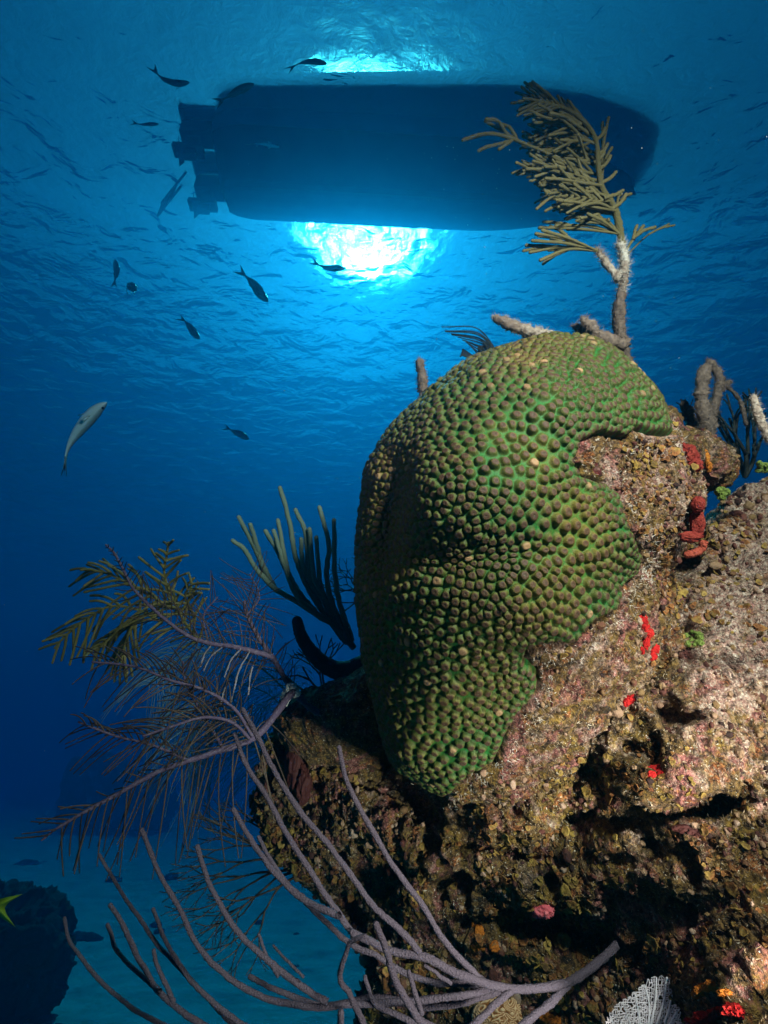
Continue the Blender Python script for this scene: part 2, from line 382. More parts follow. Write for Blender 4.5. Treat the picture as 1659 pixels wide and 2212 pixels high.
def lower_surface(ic):
    OUT = [(545,1720),(560,1640),(620,1565),(700,1540),(780,1480),(900,1350),(1150,1200),(1350,1180),(1440,1190),(1520,1120),(1590,1062),(1659,1032),(1800,985),(2060,1000),
           (2150,1500),(2150,2600),(1500,2750),(1000,2650),(850,2400),(772,2200),(800,2090),(735,1965),(640,1905),(585,1850)]
    C = np.array([1300., 1850.]); D, F = ic; a, S = radial(OUT, C, 3)
    phi = np.arctan2(D[:, 1], D[:, 0]); rho = np.hypot(D[:, 0], D[:, 1]); dz = D[:, 2]
    s = np.interp(phi, a, S); x = C[0] + rho * s * np.cos(phi); y = C[1] + rho * s * np.sin(phi)
    ctl = np.array([(600,1750,.80),(700,1560,.82),(750,1900,.76),(850,2100,.70),(830,1700,.72),(960,1780,.66),(1000,1950,.62),(1150,1500,.585),(1150,1700,.62),(1200,1900,.60),(1300,1450,.56),
        (1300,2080,.60),(1100,2200,.62),(1450,1300,.60),(1420,1500,.53),(1500,1700,.50),(1450,1900,.50),(1600,1150,.70),(1600,1300,.58),(1600,1500,.50),(1650,1800,.46),(1600,2050,.40),(1400,2180,.52),
        (1640,2200,.34),(1800,1400,.52),(1900,2000,.36),(1700,2500,.36),(2150,1500,.6),(2100,2500,.4),(1000,2500,.6)])
    w = np.exp(-.5 * (((x[:, None] - ctl[:, 0]) ** 2 + (y[:, None] - ctl[:, 1]) ** 2) / 95 ** 2)) + 1e-7 / (1 + ((x[:, None] - ctl[:, 0]) ** 2 + (y[:, None] - ctl[:, 1]) ** 2) / 1e4)
    Zi = (w * ctl[:, 2]).sum(1) / w.sum(1)
    Z = np.where(dz > 0, Zi + .10 * (1 - np.abs(dz)), Zi + .10 + .55 * np.abs(dz))
    fr = ss(dz, 0, .3)
    for (hx, hy, sx, sy, an, dep) in [(1455,1215,42,22,-25,.10),(900,1730,60,30,40,.08),(820,1620,40,60,0,.08),(1255,2035,45,40,0,.035),(1120,1990,60,20,10,.04),(1370,1760,100,22,-8,.04),
        (1540,1745,40,18,-15,.05),(1320,1990,20,40,0,.02),(1150,1840,120,16,5,.03),(1480,1980,50,20,-20,.02),(1420,1820,40,30,0,.04),(760,1990,60,60,30,.05),(1560,2030,60,22,-30,.02),(900,1880,60,26,20,.04)]:
        Z = Z + fr * dep * gauss(x, y, hx, hy, sx, sy, an)
    return W(x, y, Z), F[:, ::-1], x, y, dz
def reef_rock():
    parts = []
    P, F, x, y, dz = lower_surface(ICO9)
    pale = .035 + .17 * ss(x, 1380, 1560) * (1 - ss(y, 1300, 1750)) - .05 * ss(y, 1600, 2000) + .06 * gauss(x, y, 1290, 1600, 60, 40)
    P, N = roughen(P, F); P, F, pale, = prune(P, F, dz > -.55, pale); parts.append((P, F, pale))
    P, F, x, y, dz = head_surface(ICO8)
    live = poly_sd(LIVE, x, y); n0 = normals(P, F); am = 1 - ss(live, -14, 8)
    N = normals(P, F); fr = P
    d = am * (.016 * (fbm(fr * 24 + 5, 3) - .5) + .016 * (fbm(fr * 60 + 9, 4, .6, True) - .6) + .005 * (fbm(fr * 170, 3, .6) - .5)) - .010 * (1 - am)
    P = P + N * d[:, None]
    pale = .05 + .05 * ss(x, 1280, 1400) * (1 - ss(y, 1200, 1300))
    parts.append((P, F, pale))
    V = np.concatenate([p[0] for p in parts]); o = 0; FF = []
    for p in parts: FF.append(p[1] + o); o += len(p[0])
    pl = np.concatenate([p[2] for p in parts])
    ob = mk('reef_rock', V, np.concatenate(FF), ROCKM, attrs={'pale': pl})
    tag(ob, 'large rugged brown, ochre and pink encrusted reef rock carrying the green coral', 'reef rock')
    return V, np.concatenate(FF)
RV, RF = reef_rock()

def coral_mat():
    m, nt, b = new_mat('star_coral_tissue'); L = nt.links
    at = node(nt, 'ShaderNodeAttribute', attribute_name='pd'); rv = node(nt, 'ShaderNodeAttribute', attribute_name='rnd'); ed = node(nt, 'ShaderNodeAttribute', attribute_name='edge')
    ag = node(nt, 'ShaderNodeAttribute', attribute_name='ang')
    geo = nt.nodes.new('ShaderNodeNewGeometry')
    def mix(f, a, b_, t='MIX'):
        x = nt.nodes.new('ShaderNodeMix'); x.data_type = 'RGBA'; x.blend_type = t
        if isinstance(f, (int, float)): x.inputs[0].default_value = f
        else: L.new(f, x.inputs[0])
        for k, q in ((6, a), (7, b_)):
            if isinstance(q, tuple): x.inputs[k].default_value = (*q, 1)
            else: L.new(q, x.inputs[k])
        return x.outputs[2]
    n = node(nt, 'ShaderNodeTexNoise', i_Scale=9.0, i_Detail=3.0); L.new(geo.outputs['Position'], n.inputs['Vector'])
    a1 = node(nt, 'ShaderNodeMath', operation='MULTIPLY_ADD'); L.new(rv.outputs['Fac'], a1.inputs[0]); a1.inputs[1].default_value = .09; L.new(at.outputs['Fac'], a1.inputs[2])
    olive = ramp(nt, a1.outputs[0], [(.0, (.30, .26, .18)), (.12, (.075, .042, .022)), (.40, (.115, .058, .028)), (.50, (.155, .11, .026)), (.78, (.115, .13, .02)), (1, (.06, .155, .022))])
    green = ramp(nt, a1.outputs[0], [(.0, (.25, .26, .18)), (.12, (.06, .036, .022)), (.39, (.088, .048, .028)), (.49, (.08, .09, .02)), (.76, (.035, .095, .018)), (1, (.018, .145, .026))])
    f = node(nt, 'ShaderNodeMapRange', i_1=.40, i_2=.60); L.new(n.outputs[0], f.inputs[0])
    a2 = node(nt, 'ShaderNodeMath', operation='ADD', use_clamp=True); L.new(f.outputs[0], a2.inputs[0]); L.new(ed.outputs['Fac'], a2.inputs[1])
    c = mix(a2.outputs[0], olive, green)
    # fine radial septa lines on each polyp
    s1 = node(nt, 'ShaderNodeMath', operation='MULTIPLY'); L.new(ag.outputs['Fac'], s1.inputs[0]); s1.inputs[1].default_value = 22
    s2 = node(nt, 'ShaderNodeMath', operation='SINE'); L.new(s1.outputs[0], s2.inputs[0])
    s3 = node(nt, 'ShaderNodeMapRange', i_1=-1, i_2=1, i_3=.0, i_4=.55); L.new(s2.outputs[0], s3.inputs[0])
    c = mix(s3.outputs[0], c, (1.5, 1.5, 1.4), 'MULTIPLY')
    fn = node(nt, 'ShaderNodeTexNoise', i_Scale=900.0, i_Detail=2.0); L.new(geo.outputs['Position'], fn.inputs['Vector'])
    c = mix(.8, c, ramp(nt, fn.outputs[0], [(.35, (.45, .45, .45)), (.65, (1, 1, 1))]), 'MULTIPLY')
    bl = node(nt, 'ShaderNodeAttribute', attribute_name='bleach')
    c = mix(bl.outputs['Fac'], c, (.34, .20, .10))
    L.new(c, b.inputs['Base Color']); b.inputs['Roughness'].default_value = .55; b.inputs['Specular IOR Level'].default_value = .25
    bp = node(nt, 'ShaderNodeBump', i_Strength=.6, i_Distance=.0012); L.new(fn.outputs[0], bp.inputs['Height']); L.new(bp.outputs[0], b.inputs['Normal'])
    return m
def star_coral():
    P, F, x, y, dz = head_surface(ICO9)
    live = poly_sd(LIVE, x, y); wob = 14 * (fbm(P * 45, 3) - .5); live = live + wob
    P, F, x, y, dz, live = prune(P, F, (live > -14) & (dz > -.42), x, y, dz, live)
    N = normals(P, F)
    bulge = .012 * (fbm(P * 11 + 3, 2) - .5); P = P + N * bulge[:, None]; N = normals(P, F)
    # polyp centres: dart throwing over the surface
    order = rng.permutation(len(P)); cell = {}; pts = []; ids = []
    for i in order:
        if live[i] < 1: continue
        p = P[i]; sp = .0105 * (1 + .18 * math.sin(p[0] * 31 + p[2] * 17)) * (.80 if live[i] < 14 else 1) * (.62 if rng.random() < .02 else 1)
        k = tuple((p // .016).astype(int)); ok = True
        for dx in (-1, 0, 1):
            for dy in (-1, 0, 1):
                for dz_ in (-1, 0, 1):
                    for q in cell.get((k[0] + dx, k[1] + dy, k[2] + dz_), ()):
                        if abs(p[0] - q[0]) < sp and abs(p[1] - q[1]) < sp and abs(p[2] - q[2]) < sp and (p[0] - q[0]) ** 2 + (p[1] - q[1]) ** 2 + (p[2] - q[2]) ** 2 < sp * sp: ok = False; break
                    if not ok: break
                if not ok: break
            if not ok: break
        if ok: cell.setdefault(k, []).append(p); pts.append(p); ids.append(i)
    pts = np.array(pts); sub = order[:70000]; sub = sub[live[sub] > 0]; ksub = KDTree(len(sub))
    for i in sub: ksub.insert(Vector(P[i].tolist()), int(i))
    ksub.balance()
    for it in range(5):
        kd = KDTree(len(pts))
        for i, p in enumerate(pts): kd.insert(Vector(p.tolist()), i)
        kd.balance(); nr = np.array([kd.find(p)[1] for p in P[sub].tolist()]); cnt = np.bincount(nr, minlength=len(pts)) + 1e-9
        cen = np.stack([np.bincount(nr, P[sub][:, k], len(pts)) / cnt for k in range(3)], 1); cen[cnt < 1] = pts[cnt < 1]
        ids = [ksub.find(p)[1] for p in cen.tolist()]; pts = P[ids]
    pts = pts + rng.normal(0, .0004, pts.shape)
    kd = KDTree(len(pts))
    for i, p in enumerate(pts): kd.insert(Vector(p.tolist()), i)
    kd.balance(); pn = N[ids]
    near = np.empty(len(P), int); d1 = np.empty(len(P)); d2 = np.empty(len(P))
    for i, p in enumerate(P.tolist()):
        r = kd.find_n(p, 2); near[i] = r[0][1]; d1[i] = r[0][2]; d2[i] = r[1][2]
    print('polyps', len(pts))
    g = len(pts); size = rng.uniform(.85, 1.15, g); hgt = rng.uniform(.75, 1.3, g); rn = rng.random(g); bleach = (rng.random(g) < .02) * rng.uniform(.4, 1, g)
    rad = .0064
    dd_ = Vector(direction(1131, 1171).tolist()); bleach[int(np.argmax([(Vector((q_ - CP).tolist()).normalized()).dot(dd_) for q_ in pts]))] = 1.0
    # tilt: polyp tips lean a little, uneven cones
    q = d1 / (.5 * (d1 + d2)); r1 = .55 * d1 / (.0066 * size[near]) + .45 * q; vor = ss(d2 - d1, .0, .0016)
    t = 1 - .90 * ss(r1, .50, .93) - .10 * np.clip(r1, 0, 1) ** 2
    prof = t * (.35 + .65 * vor) - .16 * (1 - ss(r1, .0, .24))
    ew = ss(live, 0, 30)
    h = .0047 * prof * hgt[near] * (.45 + .55 * ew)
    rel = P - pts[near]; e1 = np.cross(pn[near], [0, .3, 1.]); e1 /= np.linalg.norm(e1, axis=1)[:, None]; e2 = np.cross(pn[near], e1)
    ang = np.arctan2((rel * e2).sum(1), (rel * e1).sum(1))
    off = -.008 + .0125 * ss(live, -12, 8)
    V = P + N * (h + off)[:, None]
    pd = np.clip(r1 / 1.05, 0, 1) * .85 + .15 * (1 - vor) * ss(r1, .5, .8)
    ob = mk('star_coral', V, F, coral_mat(), attrs={'pd': pd, 'rnd': rn[near], 'ang': ang, 'edge': (1 - ss(live, 5, 45)) * .9 + .50 * ss(y, 1150, 1480) + .45 * ss(x, 1180, 1380) * (1 - ss(y, 880, 1000)) - .12 * (1 - ss(x, 1000, 1200)) * (1 - ss(y, 900, 1100)), 'bleach': bleach[near] * (1 - ss(r1, .5, .8))})
    tag(ob, 'huge rounded green and brown star coral covered in knobbly polyps, on the reef rock', 'coral')
star_coral()

# ------------------------------------------------------------------ placing things on the reef
from mathutils.bvhtree import BVHTree
BV = BVHTree.FromPolygons(RV.tolist(), RF.tolist())
BVS = [BV]
def hit(px, py):
    d = Vector(direction(px, py).tolist()); h = min((b_.ray_cast(Vector(CP.tolist()), d) for b_ in BVS), key=lambda q: q[3] if q[0] is not None else 1e9)
    return (np.array(h[0]), np.array(h[1])) if h[0] is not None else (None, None)
def fuzz(mb, P, N, n, ln, w=.0007, tone=.8):
    i = rng.integers(0, len(P), n); p = P[i] + rng.normal(0, .0006, (n, 3)); d = N[i] + rng.normal(0, .55, (n, 3)); d /= np.linalg.norm(d, axis=1)[:, None]
    L = ln * rng.uniform(.3, 1.2, n)[:, None]; s = np.cross(d, rng.normal(0, 1, (n, 3))); s /= np.linalg.norm(s, axis=1)[:, None]; s2 = np.cross(d, s)
    b = p - d * w; tip = p + d * L + rng.normal(0, 1, (n, 3)) * L * .2; mid = p + d * L * .5
    V = np.stack([b + s * w, b - s * w * .5 + s2 * w * .87, b - s * w * .5 - s2 * w * .87, tip], 1).reshape(-1, 3)
    F = []
    for k in range(n): o = 4 * k; F += [(o, o + 1, o + 3), (o + 1, o + 2, o + 3), (o + 2, o, o + 3)]
    mb.add(V, F, tone)
def tone_mat(name, stops, rough=.75, scale=300, bump=.8, bdist=.002, mott=.5, spec=.2):
    m, nt, b = new_mat(name); L = nt.links
    at = node(nt, 'ShaderNodeAttribute', attribute_name='tone'); geo = nt.nodes.new('ShaderNodeNewGeometry')
    n = node(nt, 'ShaderNodeTexNoise', i_Scale=scale, i_Detail=3.0, i_Roughness=.6); L.new(geo.outputs['Position'], n.inputs['Vector'])
    a = node(nt, 'ShaderNodeMath', operation='MULTIPLY_ADD'); L.new(n.outputs[0], a.inputs[0]); a.inputs[1].default_value = mott; L.new(at.outputs['Fac'], a.inputs[2])
    a2 = node(nt, 'ShaderNodeMath', operation='SUBTRACT'); L.new(a.outputs[0], a2.inputs[0]); a2.inputs[1].default_value = mott * .5
    L.new(ramp(nt, a2.outputs[0], stops), b.inputs['Base Color'])
    bp = node(nt, 'ShaderNodeBump', i_Strength=bump, i_Distance=bdist); L.new(n.outputs[0], bp.inputs['Height']); L.new(bp.outputs[0], b.inputs['Normal'])
    b.inputs['Roughness'].default_value = rough; b.inputs['Specular IOR Level'].default_value = spec; return m
M_ROD = tone_mat('purple_grey_rod', [(0, (.04, .034, .042)), (.5, (.105, .076, .102)), (1, (.21, .165, .20))], scale=620, bdist=.006, mott=.8)
M_PURP = tone_mat('purple_stem', [(0, (.03, .022, .035)), (.5, (.085, .055, .095)), (1, (.4, .36, .33))], scale=300)
M_BRN = tone_mat('brown_twig', [(0, (.02, .014, .012)), (.5, (.065, .04, .03)), (1, (.14, .10, .07))], scale=400)
M_DARK = tone_mat('dark_twig', [(0, (.012, .014, .014)), (.5, (.03, .032, .03)), (1, (.06, .06, .05))], scale=400)
M_OLIVE = tone_mat('olive_plume', [(0, (.05, .05, .015)), (.5, (.15, .125, .035)), (1, (.28, .22, .10))], scale=600, bdist=.003)
M_TAN = tone_mat('tan_plume', [(0, (.06, .055, .02)), (.5, (.19, .155, .065)), (1, (.34, .28, .14))], scale=600, bdist=.003)
M_PALE = tone_mat('pale_hydroid', [(0, (.08, .11, .10)), (.5, (.17, .22, .21)), (1, (.3, .35, .33))], scale=500)
M_GREY = tone_mat('grey_green_rod', [(0, (.02, .03, .02)), (.5, (.14, .17, .12)), (1, (.26, .30, .22))], scale=500)
M_FUZZ = tone_mat('encrusted_stalk', [(0, (.05, .035, .03)), (.45, (.20, .14, .11)), (.75, (.42, .34, .28)), (1, (.72, .68, .62))], scale=180, bdist=.004, mott=.9)

def path3(pts, Z0, Z1=None, n=7, wob=0.0):
    c = catmull(np.array(pts, float), n); t = np.linspace(0, 1, len(c)); Z = Z0 + ((Z1 if Z1 is not None else Z0) - Z0) * t
    if wob: c = c + np.stack([np.convolve(rng.normal(0, wob, len(c)), [.25, .5, .25], 'same') for _ in (0, 1)], 1)
    return W(c[:, 0], c[:, 1], Z)

# ---- purple-grey sea rod colony in the foreground
def sea_rods():
    ctlx = [0, 150, 400, 700, 1000, 1200, 1341]; ctlz = [.56, .54, .50, .47, .46, .50, float(np.dot(hit(1341, 2033)[0] - CP, FW)) + .006]; print('base', ctlz[-1])
    root = empty('sea_rod', tuple(W(1341, 2033, .575)))
    tag(root, 'purple-grey sea rod colony sweeping across the foreground with long upturned finger branches', 'soft coral')
    def rod(pts, r0, r1, dz=0, dzt=0, nm='branch'):
        c = catmull(np.array(pts, float), 12); t = np.linspace(0, 1, len(c)); c = c + np.stack([np.convolve(rng.normal(0, 1.6, len(c)), np.ones(5) / 5, 'same') for _ in (0, 1)], 1)
        Z = np.interp(c[:, 0], ctlx, ctlz) + dz + (dzt - dz) * t; P = W(c[:, 0], c[:, 1], Z)
        P2 = []                                     # resample finely for the knobbly skin
        d = np.concatenate([[0], np.cumsum(np.linalg.norm(np.diff(P, axis=0), axis=1))]); m = int(d[-1] / .0022) + 2
        s = np.linspace(0, d[-1], m); P2 = np.stack([np.interp(s, d, P[:, k]) for k in range(3)], 1)
        rr = .68 * np.linspace(r0, r1, m) * (1 + .10 * np.convolve(rng.normal(0, 1, m), np.ones(6) / 6, 'same'))
        v, f = tube(P2, rr, 12, lump=.07); mb = MB(); mb.add(v, f, .55); mb.build(nm, M_ROD, root)
    a = .0043; b = .0034
    rod([(1341,2033),(1288,2082),(1229,2121),(1141,2136),(1078,2131),(995,2106),(917,2067),(839,2053),(800,2033),(761,2014)], .0062, .0044, nm='trunk')
    rod([(907,2058),(873,2018),(819,1970),(800,1950),(751,1882),(708,1824),(644,1746),(593,1667),(556,1589),(526,1532)], a, b, 0, .02)
    rod([(800,2033),(761,2014),(732,1975),(708,1941),(664,1872),(620,1804),(580,1726),(532,1653),(508,1587)], a, b, 0, .03)
    rod([(732,1978),(722,1975),(654,1941),(600,1892),(551,1828),(504,1750)], a, b, 0, .01)
    rod([(625,1915),(590,1868),(572,1835),(559,1808)], b, b * .8, .01, .03)
    rod([(1078,2131),(1000,2150),(850,2166),(756,2170),(673,2175),(586,2160),(522,2131),(464,2087),(420,2033),(386,1960),(342,1882),(306,1793)], a, b, .005, .02)
    rod([(708,2165),(659,2136),(605,2097),(542,2043),(493,1985),(449,1902),(426,1830)], a, b, .01, .03)
    rod([(640,2240),(560,2230),(503,2209),(439,2146),(390,2092),(342,2043),(288,1965),(244,1897),(215,1847)], a * .9, b * .8, .01, .07)
    rod([(560,2270),(439,2214),(386,2180),(342,2141),(303,2077),(273,2014),(239,1955)], a, b, .0, .03)
    rod([(345,2141),(317,2116),(259,2063),(232,1999)], b, b * .9, .01, .05)
    rod([(640,2260),(520,2212),(439,2146),(405,2107),(356,2029),(331,1963)], a * .9, b * .85, 0.005, .05)
    rod([(375,2165),(371,2155),(342,2092),(332,2053)], b, b * .8, 0, .0)
    rod([(520,2300),(342,2209),(283,2175),(215,2116),(156,2043),(139,1982)], a * .9, b * .8, .02, .07)
    rod([(1078,2131),(1053,2126),(1005,2082),(961,2033),(912,1955),(848,1867),(790,1770),(751,1692),(733,1616)], a, b, .0, .03)
    rod([(1229,2126),(1180,2175),(1131,2212),(1050,2300)], .0052, .0045, 0, -.02)
    rod([(1105,2140),(1092,2150),(1044,2194),(1000,2240)], a, a, .0, -.02)
    rod([(1080,2140),(1000,2165),(922,2175),(860,2160),(800,2155),(702,2172),(600,2140),(540,2110)], a, b, .015, .05)
    rod([(1080,2138),(1010,2125),(930,2120),(870,2100),(815,2065),(760,2040),(700,1990),(660,1950)], a, b, .02, .05)
    rod([(1000,2240),(917,2212),(887,2175),(853,2116),(834,2053),(812,1997)], .0050, .0038, -.03, -.05)
    rod([(800,2260),(785,2212),(756,2150),(734,2116),(742,2075),(758,2035),(790,2022)], a, b * .8, -.01, -.02)
    rod([(912,2190),(897,2150),(886,2115),(883,2100)], b, b * .8, -.02, -.03)
    rod([(900,2215),(873,2199),(814,2170),(792,2126),(789,2110)], a * .9, b * .8, .0, .01)
    rod([(736,2260),(736,2220),(736,2187)], a, a, -.02, -.03)
    rod([(975,2125),(940,2100),(917,2085)], b * .8, b * .6, .0, .0)
    rod([(600,2110),(585,2085),(568,2045),(560,2018)], b * .7, b * .55, .01, .03)
    rod([(655,2110),(620,2075),(590,2042)], b * .6, b * .5, .01, .03)
sea_rods()

# ---- feather-like (pinnate) sea plumes
def pinnules(mb, c, Z0, Z1, step, lens, angs, r, droop=(0, 0), k=5, tone=.5, sides=(1, -1), zr=.02, t0=0.0, jit=.28, tip=.7):
    """c: stem path in view units; each pinnule is a curved tube leaving the stem"""
    d = np.concatenate([[0], np.cumsum(np.hypot(*np.diff(c, axis=0).T))]); Lc = d[-1]; s = t0 * Lc
    while s < Lc * .995:
        u = s / Lc; x, y = np.interp(s, d, c[:, 0]), np.interp(s, d, c[:, 1]); x2, y2 = np.interp(min(s + 4, Lc), d, c[:, 0]), np.interp(min(s + 4, Lc), d, c[:, 1])
        x1, y1 = np.interp(max(s - 4, 0), d, c[:, 0]), np.interp(max(s - 4, 0), d, c[:, 1]); T = np.array([x2 - x1, y2 - y1]); T /= np.hypot(*T) + 1e-9
        for sd_ in sides:
            ln = np.interp(u, [q[0] for q in lens], [q[1] for q in lens]) * rng.uniform(1 - jit, 1 + jit); an = R(np.interp(u, [0, 1], angs) + rng.normal(0, 9)) * sd_
            D = np.array([T[0] * math.cos(an) - T[1] * math.sin(an), T[0] * math.sin(an) + T[1] * math.cos(an)])
            tt = np.linspace(0, 1, 9)[:, None]; bend = rng.normal(0, .13)
            pp = np.array([x, y]) + D * ln * tt + np.array(droop) * ln * tt ** 2 + np.array([-D[1], D[0]]) * ln * bend * tt ** 2
            Z = Z0 + (Z1 - Z0) * u + zr * rng.normal(0, 1) * tt[:, 0] ** 1.5
            rr = r * (1 - (1 - tip) * tt[:, 0])
            mb.add(*tube(W(pp[:, 0], pp[:, 1], Z), rr, k, lump=.10), tone + rng.normal(0, .10))
        s += step * rng.uniform(.8, 1.2)
def plume(root, pts, Z0, Z1, rs, re, mat_s, mat_b, nm='branch', **kw):
    c = catmull(np.array(pts, float), 10); P = W(c[:, 0], c[:, 1], np.linspace(Z0, Z1, len(c)))
    mb = MB(); mb.add(*tube(P, np.linspace(rs, re, len(P)), 8, lump=.12), .5); s = mb.build('stem', mat_s, root)
    mb = MB(); pinnules(mb, c, Z0, Z1, **kw); mb.build(nm, mat_b, root); return s

def purple_plume():
    root = empty('sea_plume', tuple(W(690, 1535, .80)))
    tag(root, 'large dark sea plume with purple stems and long drooping branchlets, left of the reef', 'soft coral')
    k = dict(k=5, zr=.03)
    plume(root, [(705,1545),(665,1525),(619,1471),(592,1425),(560,1380),(532,1325),(528,1300)], .80, .74, .0055, .0022, M_PURP, M_BRN, step=13, lens=[(0, 30), (.3, 60), (1, 85)], angs=(60, 40), r=.0008, droop=(0, .1), t0=.3, sides=(1, -1), **k)
    plume(root, [(590,1424),(578,1416),(510,1398),(450,1389),(400,1370),(346,1330)], .76, .70, .0042, .0022, M_PURP, M_BRN, step=10, lens=[(0, 60), (.5, 120), (1, 100)], angs=(75, 55), r=.0008, droop=(-.1, .25), **k)
    plume(root, [(346,1330),(300,1285),(282,1262),(250,1200),(229,1177)], .70, .70, .0024, .0015, M_PURP, M_BRN, step=12, lens=[(0, 70), (.6, 20), (1, 5)], angs=(60, 50), r=.0008, **k)
    plume(root, [(640,1500),(624,1503),(569,1576),(527,1604),(439,1633),(342,1667),(244,1721),(181,1755),(122,1790)], .76, .62, .0058, .0016, M_PURP, M_BRN, step=15, lens=[(0, 60), (.25, 150), (.6, 160), (.85, 90), (1, 60)], angs=(75, 35), r=.0011, droop=(-.05, .35), sides=(-1,), t0=.15, k=6, zr=.03)
    plume(root, [(440,1634),(342,1667),(244,1721),(181,1755),(122,1790),(90,1815)], .70, .62, .002, .0012, M_PURP, M_BRN, step=20, lens=[(0, 40), (.5, 30), (.7, 80), (1, 60)], angs=(50, 30), r=.0011, droop=(0, .1), sides=(1,), k=6, zr=.02)
    plume(root, [(540,1596),(500,1560),(440,1550),(370,1570),(310,1590)], .70, .64, .0024, .0014, M_PURP, M_BRN, step=12, lens=[(0, 40), (.5, 110), (1, 80)], angs=(60, 35), r=.0010, droop=(-.25, .35), **k)
    plume(root, [(545,1590),(505,1530),(440,1490),(370,1470),(290,1440),(200,1430)], .70, .64, .0024, .0013, M_PURP, M_BRN, step=13, lens=[(0, 60), (.5, 90), (1, 60)], angs=(60, 40), r=.0010, droop=(-.2, .35), **k)
    plume(root, [(480,1612),(430,1530),(400,1470),(395,1430)], .70, .66, .002, .0012, M_PURP, M_BRN, step=12, lens=[(0, 60), (.5, 80), (1, 60)], angs=(60, 40), r=.0010, droop=(-.1, .15), **k)
    plume(root, [(400,1640),(330,1610),(250,1590),(170,1560)], .68, .64, .002, .0012, M_PURP, M_BRN, step=14, lens=[(0, 60), (.5, 80), (1, 50)], angs=(55, 40), r=.0010, droop=(-.2, .4), **k)
    plume(root, [(532,1330),(560,1290),(540,1240)], .75, .80, .0015, .001, M_PURP, M_BRN, step=9, lens=[(0, 90), (1, 60)], angs=(70, 50), r=.0007, **k)
    plume(root, [(450,1389),(440,1330),(470,1290)], .73, .80, .0015, .001, M_PURP, M_BRN, step=9, lens=[(0, 80), (1, 60)], angs=(70, 50), r=.0007, **k)
    m = MB()                                        # whitish dead tips
    for (x, y, dx, dy) in [(455,1395,-22,45),(480,1398,-40,50),(520,1402,-35,60),(540,1406,-40,110),(490,1480,-12,40),(545,1440,-8,60)]:
        c = catmull([(x, y), (x + dx * .6, y + dy * .4), (x + dx, y + dy)], 6); m.add(*tube(W(c[:, 0], c[:, 1], .70 + 0 * c[:, 0]), .0011, 6, lump=.4), .72)
    m.build('dead_tip', M_PURP, root)
    m = MB(); c = catmull([(612,1520),(620,1500),(628,1484),(640,1496)], 6); m.add(*tube(W(c[:, 0], c[:, 1], .755 + 0 * c[:, 0]), .007, 8, lump=.35), .95); m.build('encrusting_growth', M_FUZZ, root)
purple_plume()
def olive_plume():
    root = empty('sea_plume', tuple(W(420, 1400, .82))); tag(root, 'olive-green feathery sea plume with thick branchlets, left of the purple-stemmed one', 'soft coral')
    kw = dict(r=.0021, k=6, zr=.02, tip=.85)
    P = lambda pts, l, st=17, sides=(1, -1), a=(62, 40), dr=(0, .12): plume(root, pts, .80, .76, .0022, .0016, M_OLIVE, M_OLIVE, step=st, lens=l, angs=a, droop=dr, sides=sides, **kw)
    P([(430,1385),(400,1345),(372,1290),(355,1240),(360,1200),(364,1172)], [(0, 40), (.3, 85), (.7, 62), (1, 10)])
    P([(385,1320),(330,1290),(280,1262),(230,1238),(185,1232)], [(0, 70), (.5, 80), (1, 30)], a=(55, 30), dr=(-.2, .3))
    P([(350,1345),(300,1318),(240,1310),(190,1335),(145,1370),(118,1400)], [(0, 60), (.5, 75), (1, 30)], a=(55, 30), dr=(-.1, .45), st=20)
    P([(310,1330),(290,1345),(272,1385),(262,1430)], [(0, 50), (.5, 60), (1, 40)], a=(35, 18), dr=(0, .35), st=15)
    P([(290,1350),(250,1370),(215,1395),(205,1410)], [(0, 40), (1, 30)], a=(30, 20), dr=(0, .4), st=14)
    P([(420,1330),(400,1290),(415,1260)], [(0, 60), (1, 30)], a=(60, 50), dr=(0, .2), st=16)
olive_plume()
def pale_plumes():
    spec = [('pale feathery plume with fine blue-grey strands hanging behind the purple-stemmed one', [(690,1600),(640,1520),(560,1440),(470,1410),(380,1430),(320,1480)], 1.3, .25),
            ('pale feathery plume of fine strands, lower and nearer the reef edge than its pale neighbour', [(660,1720),(600,1640),(540,1560),(480,1540),(420,1580),(400,1640)], 1.2, .3)]
    for lb, pts, Z, dr in spec:
        root = empty('sea_plume', tuple(W(*pts[0], Z))); tag(root, lb, 'soft coral', 'pale sea plumes behind the big plume')
        plume(root, pts, Z, Z, .003, .0015, M_PALE, M_PALE, step=4.5, lens=[(0, 60), (.3, 130), (.7, 150), (1, 80)], angs=(70, 40), r=.0007, droop=(-.05, .7), k=4, zr=.06)
        c = np.array(pts, float); c = catmull(c[1:4] + [20, 60], 8)
        plume(root, c[::4], Z, Z, .002, .001, M_PALE, M_PALE, step=5, lens=[(0, 80), (1, 110)], angs=(60, 40), r=.0006, droop=(-.05, .6), k=4, zr=.06)
pale_plumes()

